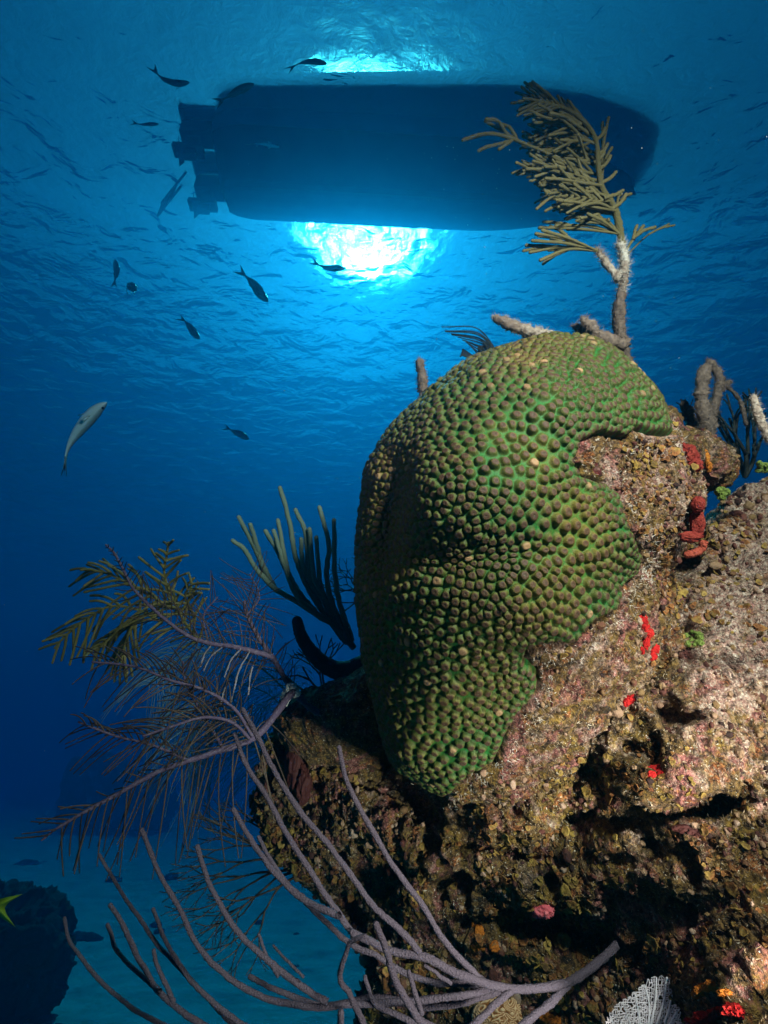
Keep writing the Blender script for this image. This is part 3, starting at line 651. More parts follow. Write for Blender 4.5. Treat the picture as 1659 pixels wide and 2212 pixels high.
# ---- feather plume on a tall encrusted stalk above the coral
def crest_plume():
    root = empty('sea_feather', tuple(W(1362, 815, .74))); tag(root, 'tall brown feathery sea plume leaning left on a knobbly encrusted stalk behind the coral', 'soft coral')
    def stalk(pts, Z0, Z1, r0, r1, tones, nm, fl=.006, nf=500):
        P = path3(pts, Z0, Z1, 9, 1.2); n = len(P); rr = np.linspace(r0, r1, n) * (1 + .28 * np.convolve(rng.normal(0, 1, n), np.ones(3) / 3, 'same'))
        v, f = tube(P, rr, 14, lump=.13); mb = MB(); mb.add(v, f, np.repeat(np.interp(np.linspace(0, 1, len(v) // 14), *tones), 14))
        C = np.repeat(np.vstack([P, P[-1:], P[-1:], P[-1:]]), 14, 0); N = v - C; N /= np.linalg.norm(N, axis=1)[:, None] + 1e-9
        fuzz(mb, v[:len(v) * 6 // 10], N[:len(v) * 6 // 10], nf // 2, fl, .0003, tones[1][0] + .15); fuzz(mb, v[len(v) * 6 // 10:], N[len(v) * 6 // 10:], nf // 2, fl * 1.2, .00035, .85 if nf > 1000 else tones[1][-1] + .1); mb.build(nm, M_FUZZ, root)
    stalk([(1362,815),(1358,798),(1343,745),(1336,683),(1343,625),(1348,568),(1343,530)], .75, .72, .0082, .0062, ([0, .5, .7, .85, 1], [.12, .2, .4, .9, .7]), 'stalk', nf=1600)
    stalk([(1345,745),(1334,740),(1295,726),(1262,693)], .74, .72, .0085, .0068, ([0, 1], [.25, .4]), 'stump', nf=500)
    stalk([(1280,718),(1260,712),(1243,706)], .735, .74, .007, .005, ([0, 1], [.2, .3]), 'stump', nf=200)
    stalk([(1338,600),(1329,592),(1305,563),(1290,542)], .72, .72, .0055, .004, ([0, 1], [.7, .5]), 'side_stalk', nf=400)
    tr = [(1343,530),(1336,482),(1324,443),(1300,405),(1292,357),(1286,300),(1250,252),(1180,215)]
    P = path3(tr, .72, .70, 9); mb = MB(); mb.add(*tube(P, np.linspace(.0055, .0022, len(P)), 9, lump=.1), .35); mb.build('stem', M_TAN, root)
    c = catmull(np.array(tr, float), 10)
    for u in np.linspace(.20, .97, 20):
        i = int(u * (len(c) - 1)); x, y = c[i]; L = np.interp(u, [.2, .35, .6, .85, 1], [120, 150, 150, 100, 50]) * rng.uniform(.8, 1.15); a0 = R(np.interp(u, [.2, .6, 1], [196, 200, 205]) + rng.normal(0, 9))
        Z0 = .715 + rng.normal(0, .012); q = [(x, y), (x + math.cos(a0) * L * .35, y + math.sin(a0) * L * .33 + 2), (x + math.cos(a0) * L * .7, y + math.sin(a0) * L * .55), (x + math.cos(a0) * L, y + math.sin(a0) * L * .62)]
        cc = catmull(np.array(q), 8); m = MB(); m.add(*tube(W(cc[:, 0], cc[:, 1], Z0 + np.linspace(0, rng.normal(0, .03), len(cc))), np.linspace(.0022, .0020, len(cc)), 7, lump=.12), .5)
        zz = rng.normal(0, .02)
        pinnules(m, cc, Z0, Z0 + zz, 13, [(0, 62), (.6, 50), (1, 24)], (34, 24), .0021, (-.15, .0), 7, .5, (1, -1), .018, .12, .25, .85); m.build('branch', M_TAN, root)
    m = MB()
    for (x, y, ex, ey) in [(1296,360,1318,338),(1290,330,1312,312),(1300,390,1330,372),(1286,300,1306,278),(1310,420,1345,412),(1288,345,1306,322),(1325,445,1352,420)]:
        q = catmull(np.array([(x - 6, y + 8), ((x + ex) / 2 + 3, (y + ey) / 2 + 4), (ex, ey)], float), 6); m.add(*tube(W(q[:, 0], q[:, 1], .71 + 0 * q[:, 0]), .0026, 7, lump=.12), .55)
    m.build('branch', M_TAN, root)
    # outlying left branch
    m = MB(); q = catmull(np.array([(1225,355),(1180,330),(1118,304),(1090,285),(1048,262)]), 8); m.add(*tube(W(q[:, 0], q[:, 1], .70 + 0 * q[:, 0]), .0022, 7, lump=.12), .5)
    for s in [[(1118,304),(1080,292),(1040,290),(1000,303)],[(1100,305),(1075,312),(1050,318),(1034,326)],[(1095,290),(1075,262),(1050,258)],[(1118,304),(1100,275),(1075,268)],[(1110,300),(1085,318),(1078,322)],[(1105,298),(1060,288),(1010,300)]]:
        q = catmull(np.array(s, float), 8); m.add(*tube(W(q[:, 0], q[:, 1], .70 + rng.normal(0, .01) * np.linspace(0, 1, len(q))), .0023, 7, lump=.12), .5)
    m.build('branch', M_TAN, root)
    # lower spray off the side stalk and off the stem
    def spray(o, ends, Z, r=.0023):
        m = MB()
        for e in ends:
            mid = ((o[0] * .5 + e[0] * .5), (o[1] * .5 + e[1] * .5) - rng.uniform(2, 14)); q = catmull(np.array([o, mid, e], float), 9)
            m.add(*tube(W(q[:, 0], q[:, 1], Z + rng.normal(0, .02) * np.linspace(0, 1, len(q))), np.linspace(r * .7, r, len(q)), 7, lump=.12), .45)
            if rng.random() < .7:
                i = len(q) // 2; e2 = np.array(e) + [rng.uniform(-10, 25), rng.uniform(-14, 14)]; q = catmull(np.array([q[i], (q[i] + e2) / 2 + [0, -4], e2]), 7); m.add(*tube(W(q[:, 0], q[:, 1], Z + 0 * q[:, 0]), r, 7, lump=.12), .45)
        m.build('branch', M_TAN, root)
    spray((1290,542), [(1137,530),(1145,545),(1167,562),(1150,520),(1158,505),(1172,498),(1190,520),(1185,540)], .715)
    spray((1338,505), [(1165,492),(1200,488),(1225,495),(1250,478),(1240,468),(1215,455),(1270,462),(1290,470)], .715)
    spray((1330,455), [(1205,440),(1240,432),(1255,445),(1282,425),(1342,420),(1350,430)], .712)
    spray((1350,545), [(1390,488),(1385,495)], .72); spray((1355,550), [(1445,484)], .74, .0014)
    spray((1300,405), [(1302,265),(1305,330)], .72)
crest_plume()

# ---- encrusted fingers and stumps
def finger(pts, Z0, Z1, r0, r1, label, tones=(.35, .35), name='dead_branch', nf=500, fl=.005, extra=(), cat='branch', mat=None):
    mb = MB()
    for pp, a, b_ in [(pts, r0, r1)] + list(extra):
        P = path3(pp, Z0, Z1, 9, .8); n = len(P); rr = np.linspace(a, b_, n) * (1 + .25 * np.convolve(rng.normal(0, 1, n), np.ones(3) / 3, 'same'))
        v, f = tube(P, rr, 14, lump=.13); mb.add(v, f, np.repeat(np.linspace(*tones, len(v) // 14), 14)); C = np.repeat(np.vstack([P] + [P[-1:]] * 3), 14, 0)
        N = v - C; N /= np.linalg.norm(N, axis=1)[:, None] + 1e-9; fuzz(mb, v, N, nf, fl, .0003, sum(tones) / 2 + .12)
    tag(mb.build(name, mat or M_FUZZ), label, cat)
finger([(1205,745),(1180,722),(1150,718),(1110,705),(1072,688)], .70, .68, .0085, .0062, 'short encrusted dead branch pointing left from the very top of the coral', (.9, .25), nf=900)
finger([(918,880),(914,850),(912,820),(907,784)], .72, .72, .0078, .0060, 'single dark fuzzy finger sticking up at the upper left shoulder of the coral', (.3, .3))
finger([(1532,970),(1530,925),(1520,880),(1515,840),(1524,795)], .80, .80, .0110, .0085, 'knobbly encrusted dead coral stalk with a side loop, right of the coral', (.1, .35), nf=900,
       extra=[([(1535,905),(1545,870),(1552,840),(1556,822),(1545,795),(1532,782)], .0065, .0055), ([(1552,840),(1572,828)], .006, .004)])
finger([(1675,960),(1655,935),(1640,905),(1628,862)], .62, .62, .0052, .0042, 'thin pinkish encrusted finger at the right edge of the picture', (.55, .6), nf=500)
finger([(1500,930),(1490,900),(1478,872)], .85, .85, .010, .007, 'short dark stub beside the knobbly stalk, right of the coral', (.05, .1), nf=200)
finger([(1560,828),(1585,848),(1600,870),(1612,915)], .80, .80, .0022, .0036, 'thin dark drooping frond hanging off the knobbly stalk', (.1, .1), nf=60, name='sea_frond', cat='soft coral')

# ---- far-side sea rod cluster and dark growths behind the coral
def rod_cluster():
    root = empty('sea_rod', tuple(W(765, 1400, 1.0))); tag(root, 'upright grey-green sea rod bush with base painted in shade, beside the coral’s left side'.replace('’', "'"), 'soft coral')
    B = [[(765,1400),(715,1343),(701,1339),(646,1302),(592,1270),(555,1229),(528,1188),(503,1168)],[(592,1270),(578,1243),(546,1175),(516,1118)],[(570,1240),(560,1197),(541,1133)],
         [(765,1400),(720,1350),(683,1325),(642,1288),(614,1220),(592,1147)],[(750,1390),(690,1310),(660,1257),(637,1197),(626,1129),(605,1054)],[(740,1380),(700,1300),(669,1247),(660,1152),(639,1102)],
         [(745,1385),(700,1290),(678,1243),(669,1143)],[(755,1385),(720,1310),(706,1247),(710,1175),(690,1097)],[(760,1385),(735,1310),(724,1243),(721,1124)],[(680,1320),(645,1280),(624,1247),(601,1124)],
         [(650,1290),(618,1230),(600,1190),(573,1147)],[(690,1310),(672,1260),(655,1220),(650,1165)],[(700,1300),(690,1250),(683,1160)]]
    for b in B:
        P = path3(b, 1.02, .97, 10, .8); mb = MB(); t = np.linspace(.12, .75, len(P)); v, f = tube(P, np.linspace(.0062, .0042, len(P)), 8, lump=.08); mb.add(v, f, np.repeat(np.append(t, [.75] * 3), 8)); mb.build('branch', M_GREY, root)  # tone along each branch paints a shaded base and lit tips
rod_cluster()
def twig_fan(name, label, base, dirs, Z, ln, r, mat, depth=4, spread=24, cat='soft coral', bend=(0, 0), zs=.03, group=None, k=4, decay=.82):
    mb = MB()
    def grow(x, y, a, L, rr, d, z):
        n = 5; pts = [(x, y, z)]
        for i in range(n):
            a += R(rng.normal(0, 5)); x += math.cos(a) * L / n + bend[0] * L / n; y += math.sin(a) * L / n + bend[1] * L / n; z += rng.normal(0, zs * .3); pts.append((x, y, z))
        p = np.array(pts); mb.add(*tube(W(p[:, 0], p[:, 1], p[:, 2]), np.linspace(rr, rr * .8, len(p)), k, lump=.08), .5 + rng.normal(0, .1))
        if d > 0:
            for s in (1, -1):
                if rng.random() < .93: grow(x, y, a + s * R(spread * rng.uniform(.5, 1.3)), L * decay * rng.uniform(.8, 1.15), rr * .8, d - 1, z)
    for a in dirs: grow(base[0], base[1], R(a), ln, r, depth, Z)
    return tag(mb.build(name, mat), label, cat, group)
twig_fan('sea_bush', 'dark twiggy bush hanging below the reef ledge over the sand, lower left of the rock', (668, 1868), (150, 178, 200, 225, 128), .88, 62, .0026, M_BRN, 5, 19, bend=(-.25, .15))
twig_fan('sea_bush', 'black twiggy bush half hidden behind the left side of the coral', (800, 1290), (165, 190, 215, 235), 1.1, 34, .0022, M_DARK, 4, 26)
twig_fan('sea_bush', 'low dark twigs rising behind the ledge, under the upright sea rod bush', (700, 1500), (225, 250, 275, 200), 1.0, 44, .0026, M_DARK, 3, 20)
twig_fan('sea_bush', 'dark bushy gorgonian silhouette behind the knobbly stalk at the right', (1610, 1030), (250, 265, 280, 295, 235), .95, 42, .0042, M_DARK, 4, 14, bend=(0, -.2))
twig_fan('sea_bush', 'thin dark twigs rising between the coral and the knobbly stalk', (1500, 960), (240, 262, 290), 1.0, 34, .002, M_DARK, 3, 22)
def small_dark_plume():
    mb = MB()
    for i in range(12):
        e = (955 + i * 6 + rng.uniform(-4, 4), 710 + i * 3.6 + rng.uniform(-4, 4)); b = (1068 - i * 3, 772 - rng.uniform(0, 3)); mid = (e[0] * .42 + b[0] * .58 + 8, min(e[1], b[1]) + 2 + i * 1.5)
        q = catmull(np.array([b, (b[0] - 2, b[1] - 22), mid, e], float), 8); mb.add(*tube(W(q[:, 0], q[:, 1], .85 + rng.normal(0, .01) + 0 * q[:, 0]), np.linspace(.0014, .0009, len(q)), 5, lump=.1), .3)
    for i in range(6):
        q = catmull(np.array([(1040, 785), (1020 - i * 4, 768), (1000 - i * 1, 755 + i * 3)], float), 5); mb.add(*tube(W(q[:, 0], q[:, 1], .85 + 0 * q[:, 0]), .0013, 5), .3)
    tag(mb.build('sea_bush', M_DARK), 'small black wiry soft coral curling left behind the top of the coral', 'soft coral')
small_dark_plume()

# ---- sponges
def lump(mb, p, n, a, b, c, seed=0, rough=.25, k=4, fq=60):
    v, f = ICOS; v = v * (1 + .12 * (fbm(v * 7 + seed, 3, .6) - .5) + .10 * (fbm(v * 16 + seed, 2) - .5))[:, None]; T = np.cross(n, [.1, .2, 1.]); T /= np.linalg.norm(T); B = np.cross(n, T)
    q = v * (1 + rough * (fbm(v * 2.2 + seed, 3) - .5)[:, None] * 2)
    # in-view axes: a along the picture's horizontal, b along its vertical, c outward
    X = RT - n * np.dot(RT, n); X /= np.linalg.norm(X); Y = np.cross(n, X)
    P = p + q[:, :1] * a * X + q[:, 1:2] * b * Y + q[:, 2:] * c * n; mb.add(P, f, .5 + .4 * (fbm(P * fq, 2) - .5))
ICOS = ico(5)
M_RED = tone_mat('red_sponge', [(0, (.09, .003, .003)), (.5, (.42, .008, .008)), (1, (.65, .05, .03))], .75, 320, 1, .004, .9)
M_RED2 = tone_mat('dull_red_sponge', [(0, (.04, .004, .003)), (.5, (.17, .015, .011)), (1, (.32, .06, .035))], .8, 260, 1, .004, .8)
M_PINK = tone_mat('pink_sponge', [(0, (.20, .01, .02)), (.5, (.55, .07, .09)), (1, (.8, .35, .35))], .6, 160, 1)
M_ORG = tone_mat('orange_sponge', [(0, (.16, .03, .003)), (.5, (.50, .14, .015)), (1, (.7, .30, .05))], .75, 300, 1, .004, .8)
M_DRK = tone_mat('dark_maroon_sponge', [(0, (.02, .006, .006)), (.5, (.06, .015, .013)), (1, (.10, .03, .02))], .7, 120, .8)
def patch(label, spots, mat, name='sponge', thick=.0028, cat='sponge', seed=1, rough=.5):
    mb = MB()
    for i, (x, y, rx, ry) in enumerate(spots):
        p, n = hit(x, y)
        if p is None: continue
        z = np.dot(p - CP, FW); view = (CP - p) / np.linalg.norm(CP - p); n = n * .35 + view; n /= np.linalg.norm(n)
        lump(mb, p, n, rx / 1106 * z, ry / 1106 * z, thick, seed + i * 3.7, rough)
    if mb.n: tag(mb.build(name, mat), label, cat)
patch('bright red encrusting sponge streak running down the rock below the coral notch', [(1388,1338,10,12),(1392,1355,9,12),(1402,1368,10,9),(1396,1385,8,14),(1412,1400,12,10),(1410,1418,9,9),(1387,1405,5,9)], M_RED)
patch('small round bright red sponge right of the coral’s lower edge'.replace('’', "'"), [(1358,1508,14,12),(1352,1518,8,8)], M_RED, seed=30)
patch('bright red sponge patch on the ledge above the dark overhang', [(1418,1664,18,11),(1428,1676,11,9),(1408,1672,9,7)], M_RED, seed=50)
patch('pink and red striped shell-like sponge low in the middle of the rock', [(1172,1965,22,17),(1160,1972,12,10),(1188,1958,10,12)], M_PINK, thick=.012, seed=60, rough=.3)
patch('upright orange sponge lobe, upper of two in the hollow above the sea rod trunk', [(1030,2000,10,12),(1036,2012,10,12)], M_ORG, seed=70)
patch('flat wide orange sponge, lower of two in the hollow above the sea rod trunk', [(1030,2042,12,9),(1042,2044,12,9),(1054,2046,13,9),(1068,2044,11,9)], M_ORG, seed=75)
patch('orange sponge at the bottom edge under the sea rod trunk', [(1192,2198,22,14),(1176,2190,12,10),(1205,2208,14,10)], M_ORG, thick=.008, seed=80)
patch('yellow-orange sponge at the lower right corner', [(1520,2138,18,10),(1532,2134,14,9),(1545,2130,18,9),(1565,2145,14,7),(1505,2150,10,7)], M_ORG, seed=90)
patch('vivid red-orange sponge smear at the bottom right corner', [(1530,2200,26,10),(1560,2188,22,9),(1585,2178,16,10),(1595,2187,12,10),(1500,2212,18,10),(1515,2206,18,10),(1547,2194,18,10),(1573,2183,16,10)], M_RED, thick=.008, seed=100)
patch('dark red sponge smear low under the ledge on the right side of the rock', [(1480,1790,22,9),(1498,1796,16,8),(1512,1800,14,7)], M_DRK, seed=110)
def red_tree_sponge():
    root = empty('sponge', tuple(W(1500, 1150, .55))); tag(root, 'red lobed sponge wrapped round the rock edge above the black hollow', 'sponge')
    v = -FW
    m = MB(); lump(m, W(1508, 1090, .555), v, .0070, .0092, .007, 5, .12); m.build('lobe', M_RED2, root)
    m = MB(); lump(m, W(1506, 1130, .565), v, .0078, .0165, .007, 8, .3); lump(m, W(1492, 1160, .56), v, .012, .0062, .006, 9, .35); m.build('body', M_RED2, root)
    m = MB(); P = path3([(1520,1168),(1516,1185),(1500,1195),(1486,1198)], .555, .56, 6); m.add(*tube(P, [.0042] * len(P), 10, lump=.12), 1.1); m.build('lobe', M_RED2, root)
red_tree_sponge()
def tube_sponge():
    P = path3([(642,1342),(650,1372),(672,1408),(705,1438),(745,1450),(800,1440)][::-1], 1.0, .97, 9); mb = MB()
    mb.add(*tube(P, np.interp(np.linspace(0, 1, len(P)), [0, .3, .8, 1], [.026, .017, .012, .010]), 14, lump=.04), .3)
    tag(mb.build('tube_sponge', M_DRK), 'dark red-brown finger sponge bending upward from the shadowed ledge left of the coral', 'sponge')
tube_sponge()
patch('tall dark maroon sponge column on the shaded rock face below the ledge', [(640,1630,22,60),(655,1690,18,40)], M_DRK, thick=.02, seed=130, rough=.3)

# ---- boulders and outcrops (closed bodies)
def blob_rock(name, label, poly, c, Z, thick, mat, n=7, amp=1.0, cat='rock', freq=22, pale=.0, cover=False, group=None):
    D, F = ico(n); a, S = radial(poly, np.array(c, float), 5); phi = np.arctan2(D[:, 1], D[:, 0]); rho = np.hypot(D[:, 0], D[:, 1])
    s = np.interp(phi, a, S); x = c[0] + rho * s * np.cos(phi); y = c[1] + rho * s * np.sin(phi)
    P = W(x, y, Z - thick * D[:, 2]); F = F[:, ::-1]; N = normals(P, F); sc = Z / .6
    q = P / sc
    d = sc * amp * (.024 * (fbm(q * freq * .4, 3) - .5) + .018 * (fbm(q * freq * 1.2 + 5, 4, .6) - .5) + .010 * (fbm(q * freq * 3, 3, .6, True) - .6))
    P = P + N * d[:, None]
    o = mk(name, P, F, mat, attrs={'pale': np.full(len(P), pale), 'tone': .35 + .5 * (fbm(q * 8, 3) - .5)}); tag(o, label, cat, group); return P, F, N
OP, OF, ON = blob_rock('rock', 'dark encrusted outcrop with red patches behind the right shoulder of the coral', [(1405,880),(1440,885),(1470,915),(1500,935),(1545,950),(1580,975),(1592,1010),(1580,1050),(1560,1065),(1520,1075),(1470,1060),(1430,1000),(1380,930)], (1500, 1000), .80, .08, ROCKM, 7, 1.8, pale=.03); OB = BVHTree.FromPolygons(OP.tolist(), OF.tolist())
blob_rock('rock', 'shadowed rock ledge sticking out left below the coral', [(585,1545),(620,1530),(655,1500),(700,1480),(760,1475),(820,1440),(900,1480),(900,1640),(760,1680),(640,1640),(600,1590)], (740, 1560), .88, .10, ROCKM, 7, .9, pale=-.04)
def ground(px, py, z=0.0):
    d = direction(px, py); return CP + d * (z - CAMZ) / d[2]
DARKR = tone_mat('algae_covered_boulder', [(0, (.012, .018, .016)), (.5, (.04, .05, .04)), (1, (.12, .13, .11))], .9, 5, 1, .05)
def zdist(px, py): return float(np.dot(ground(px, py) - CP, FW))
z1 = zdist(90, 2165)
BP, BF, BN = blob_rock('boulder', 'large dark algae-covered boulder on the sand at the lower left', [(-180,1980),(-60,1940),(10,1938),(55,1950),(95,1972),(128,2005),(138,2060),(130,2115),(118,2155),(90,2180),(0,2190),(-120,2180),(-200,2100)], (-10, 2050), z1, .8, DARKR, 7, 2.6, 'boulder', 20)
z2 = zdist(250, 1790)
blob_rock('boulder', 'far blue reef mound on the sand behind the drooping purple plume', [(150,1700),(165,1660),(210,1640),(260,1655),(300,1690),(340,1700),(365,1740),(350,1800),(250,1795),(160,1760)], (255, 1730), z2, 1.6, DARKR, 6, 2.2, 'reef mound', 16)
blob_rock('boulder', 'far blue reef mound at the left edge of the picture', [(-80,1640),(-20,1610),(10,1625),(28,1670),(22,1715),(-60,1725)], (-30, 1670), zdist(0, 1715), 1.6, DARKR, 6, 2.2, 'reef mound', 16)
BVS.append(OB)
patch('dull red sponge patches on the dark outcrop behind the coral shoulder', [(1490,985,16,22),(1502,1005,14,16),(1478,970,10,12)], M_RED2, thick=.006, seed=200)
patch('small orange sponge streak on the dark outcrop, right of its red patch', [(1527,990,6,16),(1531,1008,6,12)], M_ORG, thick=.005, seed=210)
# small stones and debris on the sand
STN = simple_mat('small_stone', (.03, .035, .035), (.09, .09, .085), 6, .9, .8, 30, .1, .02)
stone0 = None
for i, (x, y, s) in enumerate([(28,1782,.30),(8,1798,.25),(62,1868,.35),(95,1864,.2),(245,1898,.22),(338,1990,.10),(345,2003,.08),(170,2012,.12),(190,2018,.14),(205,2020,.10),(370,1890,.2),(480,1760,.25),(265,1778,.3),(560,1985,.08),(640,2080,.07),(410,2105,.06),(640,2010,.06),(120,2212,.10),(95,2190,.12)]):
    g = ground(x, y)
    if stone0 is None:
        v, f = ico(4); q = v * (1 + .7 * (fbm(v * 2, 3) - .5)[:, None]); stone0 = mk('stone', q * [1, .8, .45], f, STN); o = stone0
    else: o = stone0.copy(); COL.objects.link(o)
    o.location = (g[0], g[1], -.05 + .0); o.scale = (s, s, s); o.rotation_euler = (0, 0, rng.uniform(0, 6))
    tag(o, 'small dark stone lying on the blue sand', 'stone', 'small dark stones scattered over the sand')

# ---- white sea fan, bottom right
def sea_fan():
    root = empty('sea_fan', tuple(W(1400, 2330, .44))); tag(root, 'white lace-like sea fan standing at the bottom edge right of the centre', 'sea fan')
    m = tone_mat('white_fan', [(0, (.50, .42, .46)), (.5, (.78, .66, .70)), (1, (.88, .80, .84))], .6, 300, .4)
    O = np.array([1395., 2330.]); out = [(1300,2225),(1312,2190),(1335,2165),(1362,2150),(1385,2125),(1400,2112),(1420,2108),(1442,2108),(1452,2112),(1450,2140),(1452,2165),(1468,2172),(1472,2200),(1490,2230),(1500,2300),(1440,2340),(1360,2340),(1310,2290)]
    def Zf(x, y): return .46 + .02 * np.sin((x - 1330) / 40) + .00012 * (2330 - y)
    mb = MB()                                        # main ribs
    for tip in [(1318,2195),(1345,2165),(1372,2150),(1393,2128),(1418,2112),(1440,2112),(1452,2150),(1462,2185),(1480,2215)]:
        t = np.array(tip, float); q = catmull(np.array([O, O * .6 + t * .4 + [rng.normal(0, 4), 0], O * .25 + t * .75 + [rng.normal(0, 5), 0], t]), 7)
        mb.add(*tube(W(q[:, 0], q[:, 1], Zf(q[:, 0], q[:, 1]) - .0006), np.linspace(.0016, .0006, len(q)), 6, lump=.08), .9)
    mb.build('rib', m, root)
    mb = MB(); xs = np.arange(1300, 1500, 4.6); ys = np.arange(2100, 2340, 5.4); G = {}
    for i, x in enumerate(xs):
        for j, y in enumerate(ys): G[i, j] = np.array([x + (O[0] - x) * .0 + rng.normal(0, 1.1) + (y - 2210) * (O[0] - x) / 480, y + rng.normal(0, 1.5)])
    K = list(G); A = np.array([G[k] for k in K]); sd_ = poly_sd(out, A[:, 0], A[:, 1]); ins = {k: s > 0 for k, s in zip(K, sd_)}
    for (i, j) in K:
        for (di, dj) in ((0, 1), (1, 0)):
            b = (i + di, j + dj)
            if b in G and ins[i, j] and ins[b] and rng.random() < (.95 if dj else .85):
                q = np.array([G[i, j], G[b]]); q = np.vstack([q[0], q.mean(0) + rng.normal(0, .5, 2), q[1]])
                v, f = tube(W(q[:, 0], q[:, 1], Zf(q[:, 0], q[:, 1])), 0.00062, 3, cap=False); mb.add(v, f, .5)
    mb.build('mesh_blade', m, root)
sea_fan()
def ridge_coral():
    p, n = hit(1080, 2200)
    if p is None: return
    v, f = ico(6); m = tone_mat('orange_ridge_coral', [(0, (.06, .02, .005)), (.45, (.30, .11, .03)), (1, (.75, .48, .28))], .6, 400, .5, mott=.2)
    n = n * .3 - FW; n /= np.linalg.norm(n); X = RT; Y = np.cross(n, X); h = fbm(v * [3.2, 3.2, 3.2] + 40, 1); r = abs(np.sin(h * 26))
    P = p + v[:, :1] * .032 * X + v[:, 1:2] * .026 * Y + v[:, 2:] * .018 * n; P = P + (P - p) / np.linalg.norm(P - p, axis=1)[:, None] * (r * .0035)[:, None]
    tag(mk('ridged_coral', P, f, m, attrs={'tone': r}), 'small orange coral with winding ridges, under the sea rod trunk at the bottom edge', 'coral')
ridge_coral()

# ---- leafy brown algae, turf and fluff over the rock
def growth():
    N = normals(RV, RF); view = CP - RV; dist = np.linalg.norm(view, axis=1); fac = (N * view).sum(1) / dist; rel = RV - CP; z = rel @ FW
    px = 829.5 + 1106 * (rel @ RT) / z; py = 1106 - 1106 * (rel @ UP) / z
    live = poly_sd(LIVE, px, py)
    ok = (fac > .12) & (px > 500) & (px < 1750) & (py < 2300) & (py > 600)
    free = ok & ((live < -12) | (np.arange(len(RV)) < len(RV) - len(ICO8[0]) * 0) & (live < -12))
    idx = np.where(free)[0]
    cl = fbm(RV[idx] * 14 + 70, 3); pr = ss(cl, .50, .60) + .02; pr[(px[idx] > 1540) & (py[idx] < 1350)] *= .5; pr[(px[idx] < 1500) & (px[idx] > 1300) & (py[idx] < 1150)] += .25; pr /= pr.sum()
    k = rng.choice(idx, 3000, replace=False, p=pr); mb = MB(); na, nr = 9, 3
    an = np.linspace(0, 2 * np.pi, na, endpoint=False)
    for i in k:
        p, n = RV[i], N[i]; up = n + rng.normal(0, .30, 3) + view[i] / dist[i] * .1; up /= np.linalg.norm(up); e1 = np.cross(up, rng.normal(0, 1, 3)); e1 /= np.linalg.norm(e1); e2 = np.cross(up, e1)
        r = rng.uniform(.0016, .0024 + .0046 * rng.random() ** 2) * dist[i] / .65; ph = rng.uniform(0, 6); cup = rng.uniform(-.15, .35); lob = 1 + .16 * np.sin(an * 3 + ph) + .08 * rng.normal(0, 1, na); gapc = .0
        v = [p + up * .002]
        for q in range(1, nr + 1):
            t = q / nr; v += [p + (math.cos(a_) * e1 + math.sin(a_) * e2) * r * t * l_ + up * (.002 + cup * r * t * t + .10 * r * math.sin(5 * a_ + ph) * t) for a_, l_ in zip(an, lob)]
        v2 = [x_ - up * .0006 for x_ in v[1 + (nr - 1) * na:]] + [p - up * .001]
        f = [(0, 1 + j, 1 + (j + 1) % na) for j in range(na)]
        for q in range(nr - 1): f += [(1 + q * na + j, 1 + (q + 1) * na + j, 1 + (q + 1) * na + (j + 1) % na, 1 + q * na + (j + 1) % na) for j in range(na)]
        o = 1 + (nr - 1) * na; b = len(v); f += [(o + j, b + j, b + (j + 1) % na, o + (j + 1) % na) for j in range(na)] + [(b + j, b + na, b + (j + 1) % na) for j in range(na)]
        tn = np.concatenate([[.25], np.full(na, .4), np.full(na, .5), np.full(na, .58), np.full(na, .4), [.2]]) + min(.14, rng.normal(0, .20)); mb.add(v + v2, f, tn)
    m = tone_mat('brown_leaf_algae', [(0, (.05, .025, .008)), (.5, (.19, .11, .028)), (.8, (.31, .19, .055)), (1, (.42, .32, .18))], .7, 330, .9, mott=.9)
    nt = m.node_tree; b = nt.nodes['Principled BSDF']; L = nt.links; src = b.inputs['Base Color'].links[0].from_socket; geo = nt.nodes.new('ShaderNodeNewGeometry')
    n = node(nt, 'ShaderNodeTexNoise', i_Scale=28.0, i_Detail=5.0, i_Roughness=.7); L.new(geo.outputs['Position'], n.inputs['Vector'])
    x = nt.nodes.new('ShaderNodeMix'); x.data_type = 'RGBA'; x.blend_type = 'MULTIPLY'; x.inputs[0].default_value = 1; L.new(src, x.inputs[6])
    L.new(ramp(nt, n.outputs[0], [(.34, (.45, .30, .40)), (.44, (1.0, .62, .65)), (.52, (1, 1, 1)), (.60, (1.1, 1.15, .8)), (.70, (1.2, 1.25, 1.5))]), x.inputs[7]); L.new(x.outputs[2], b.inputs['Base Color'])
    tag(mb.build('leaf_algae', m), 'brown leafy algae growing in clumps all over the rock', 'algae', kind='stuff')
    mb = MB(); pr = np.ones(len(idx)) ; k = rng.choice(idx, 16000, replace=False); fuzz(mb, RV[k], N[k], 16000, .0042, .0005, .5)
    k = rng.choice(idx[(live[idx] > -45)], 2500); fuzz(mb, RV[k], N[k], 2500, .005, .00028, .95)
    m = tone_mat('algae_turf', [(0, (.10, .04, .03)), (.4, (.26, .17, .09)), (.7, (.45, .34, .24)), (1, (.75, .68, .6))], .8, 60, .1, mott=1.6)
    tag(mb.build('algae_turf', m), 'fine fuzzy turf of algae over the rock', 'algae', kind='stuff')
    # knobs and rubble-like crust growths
    v0, f0 = ico(3); mb = MB(); pr = ss(fbm(RV[idx] * 20 + 90, 3), .48, .62) + .1; pr /= pr.sum(); k = rng.choice(idx, 2600, replace=False, p=pr)
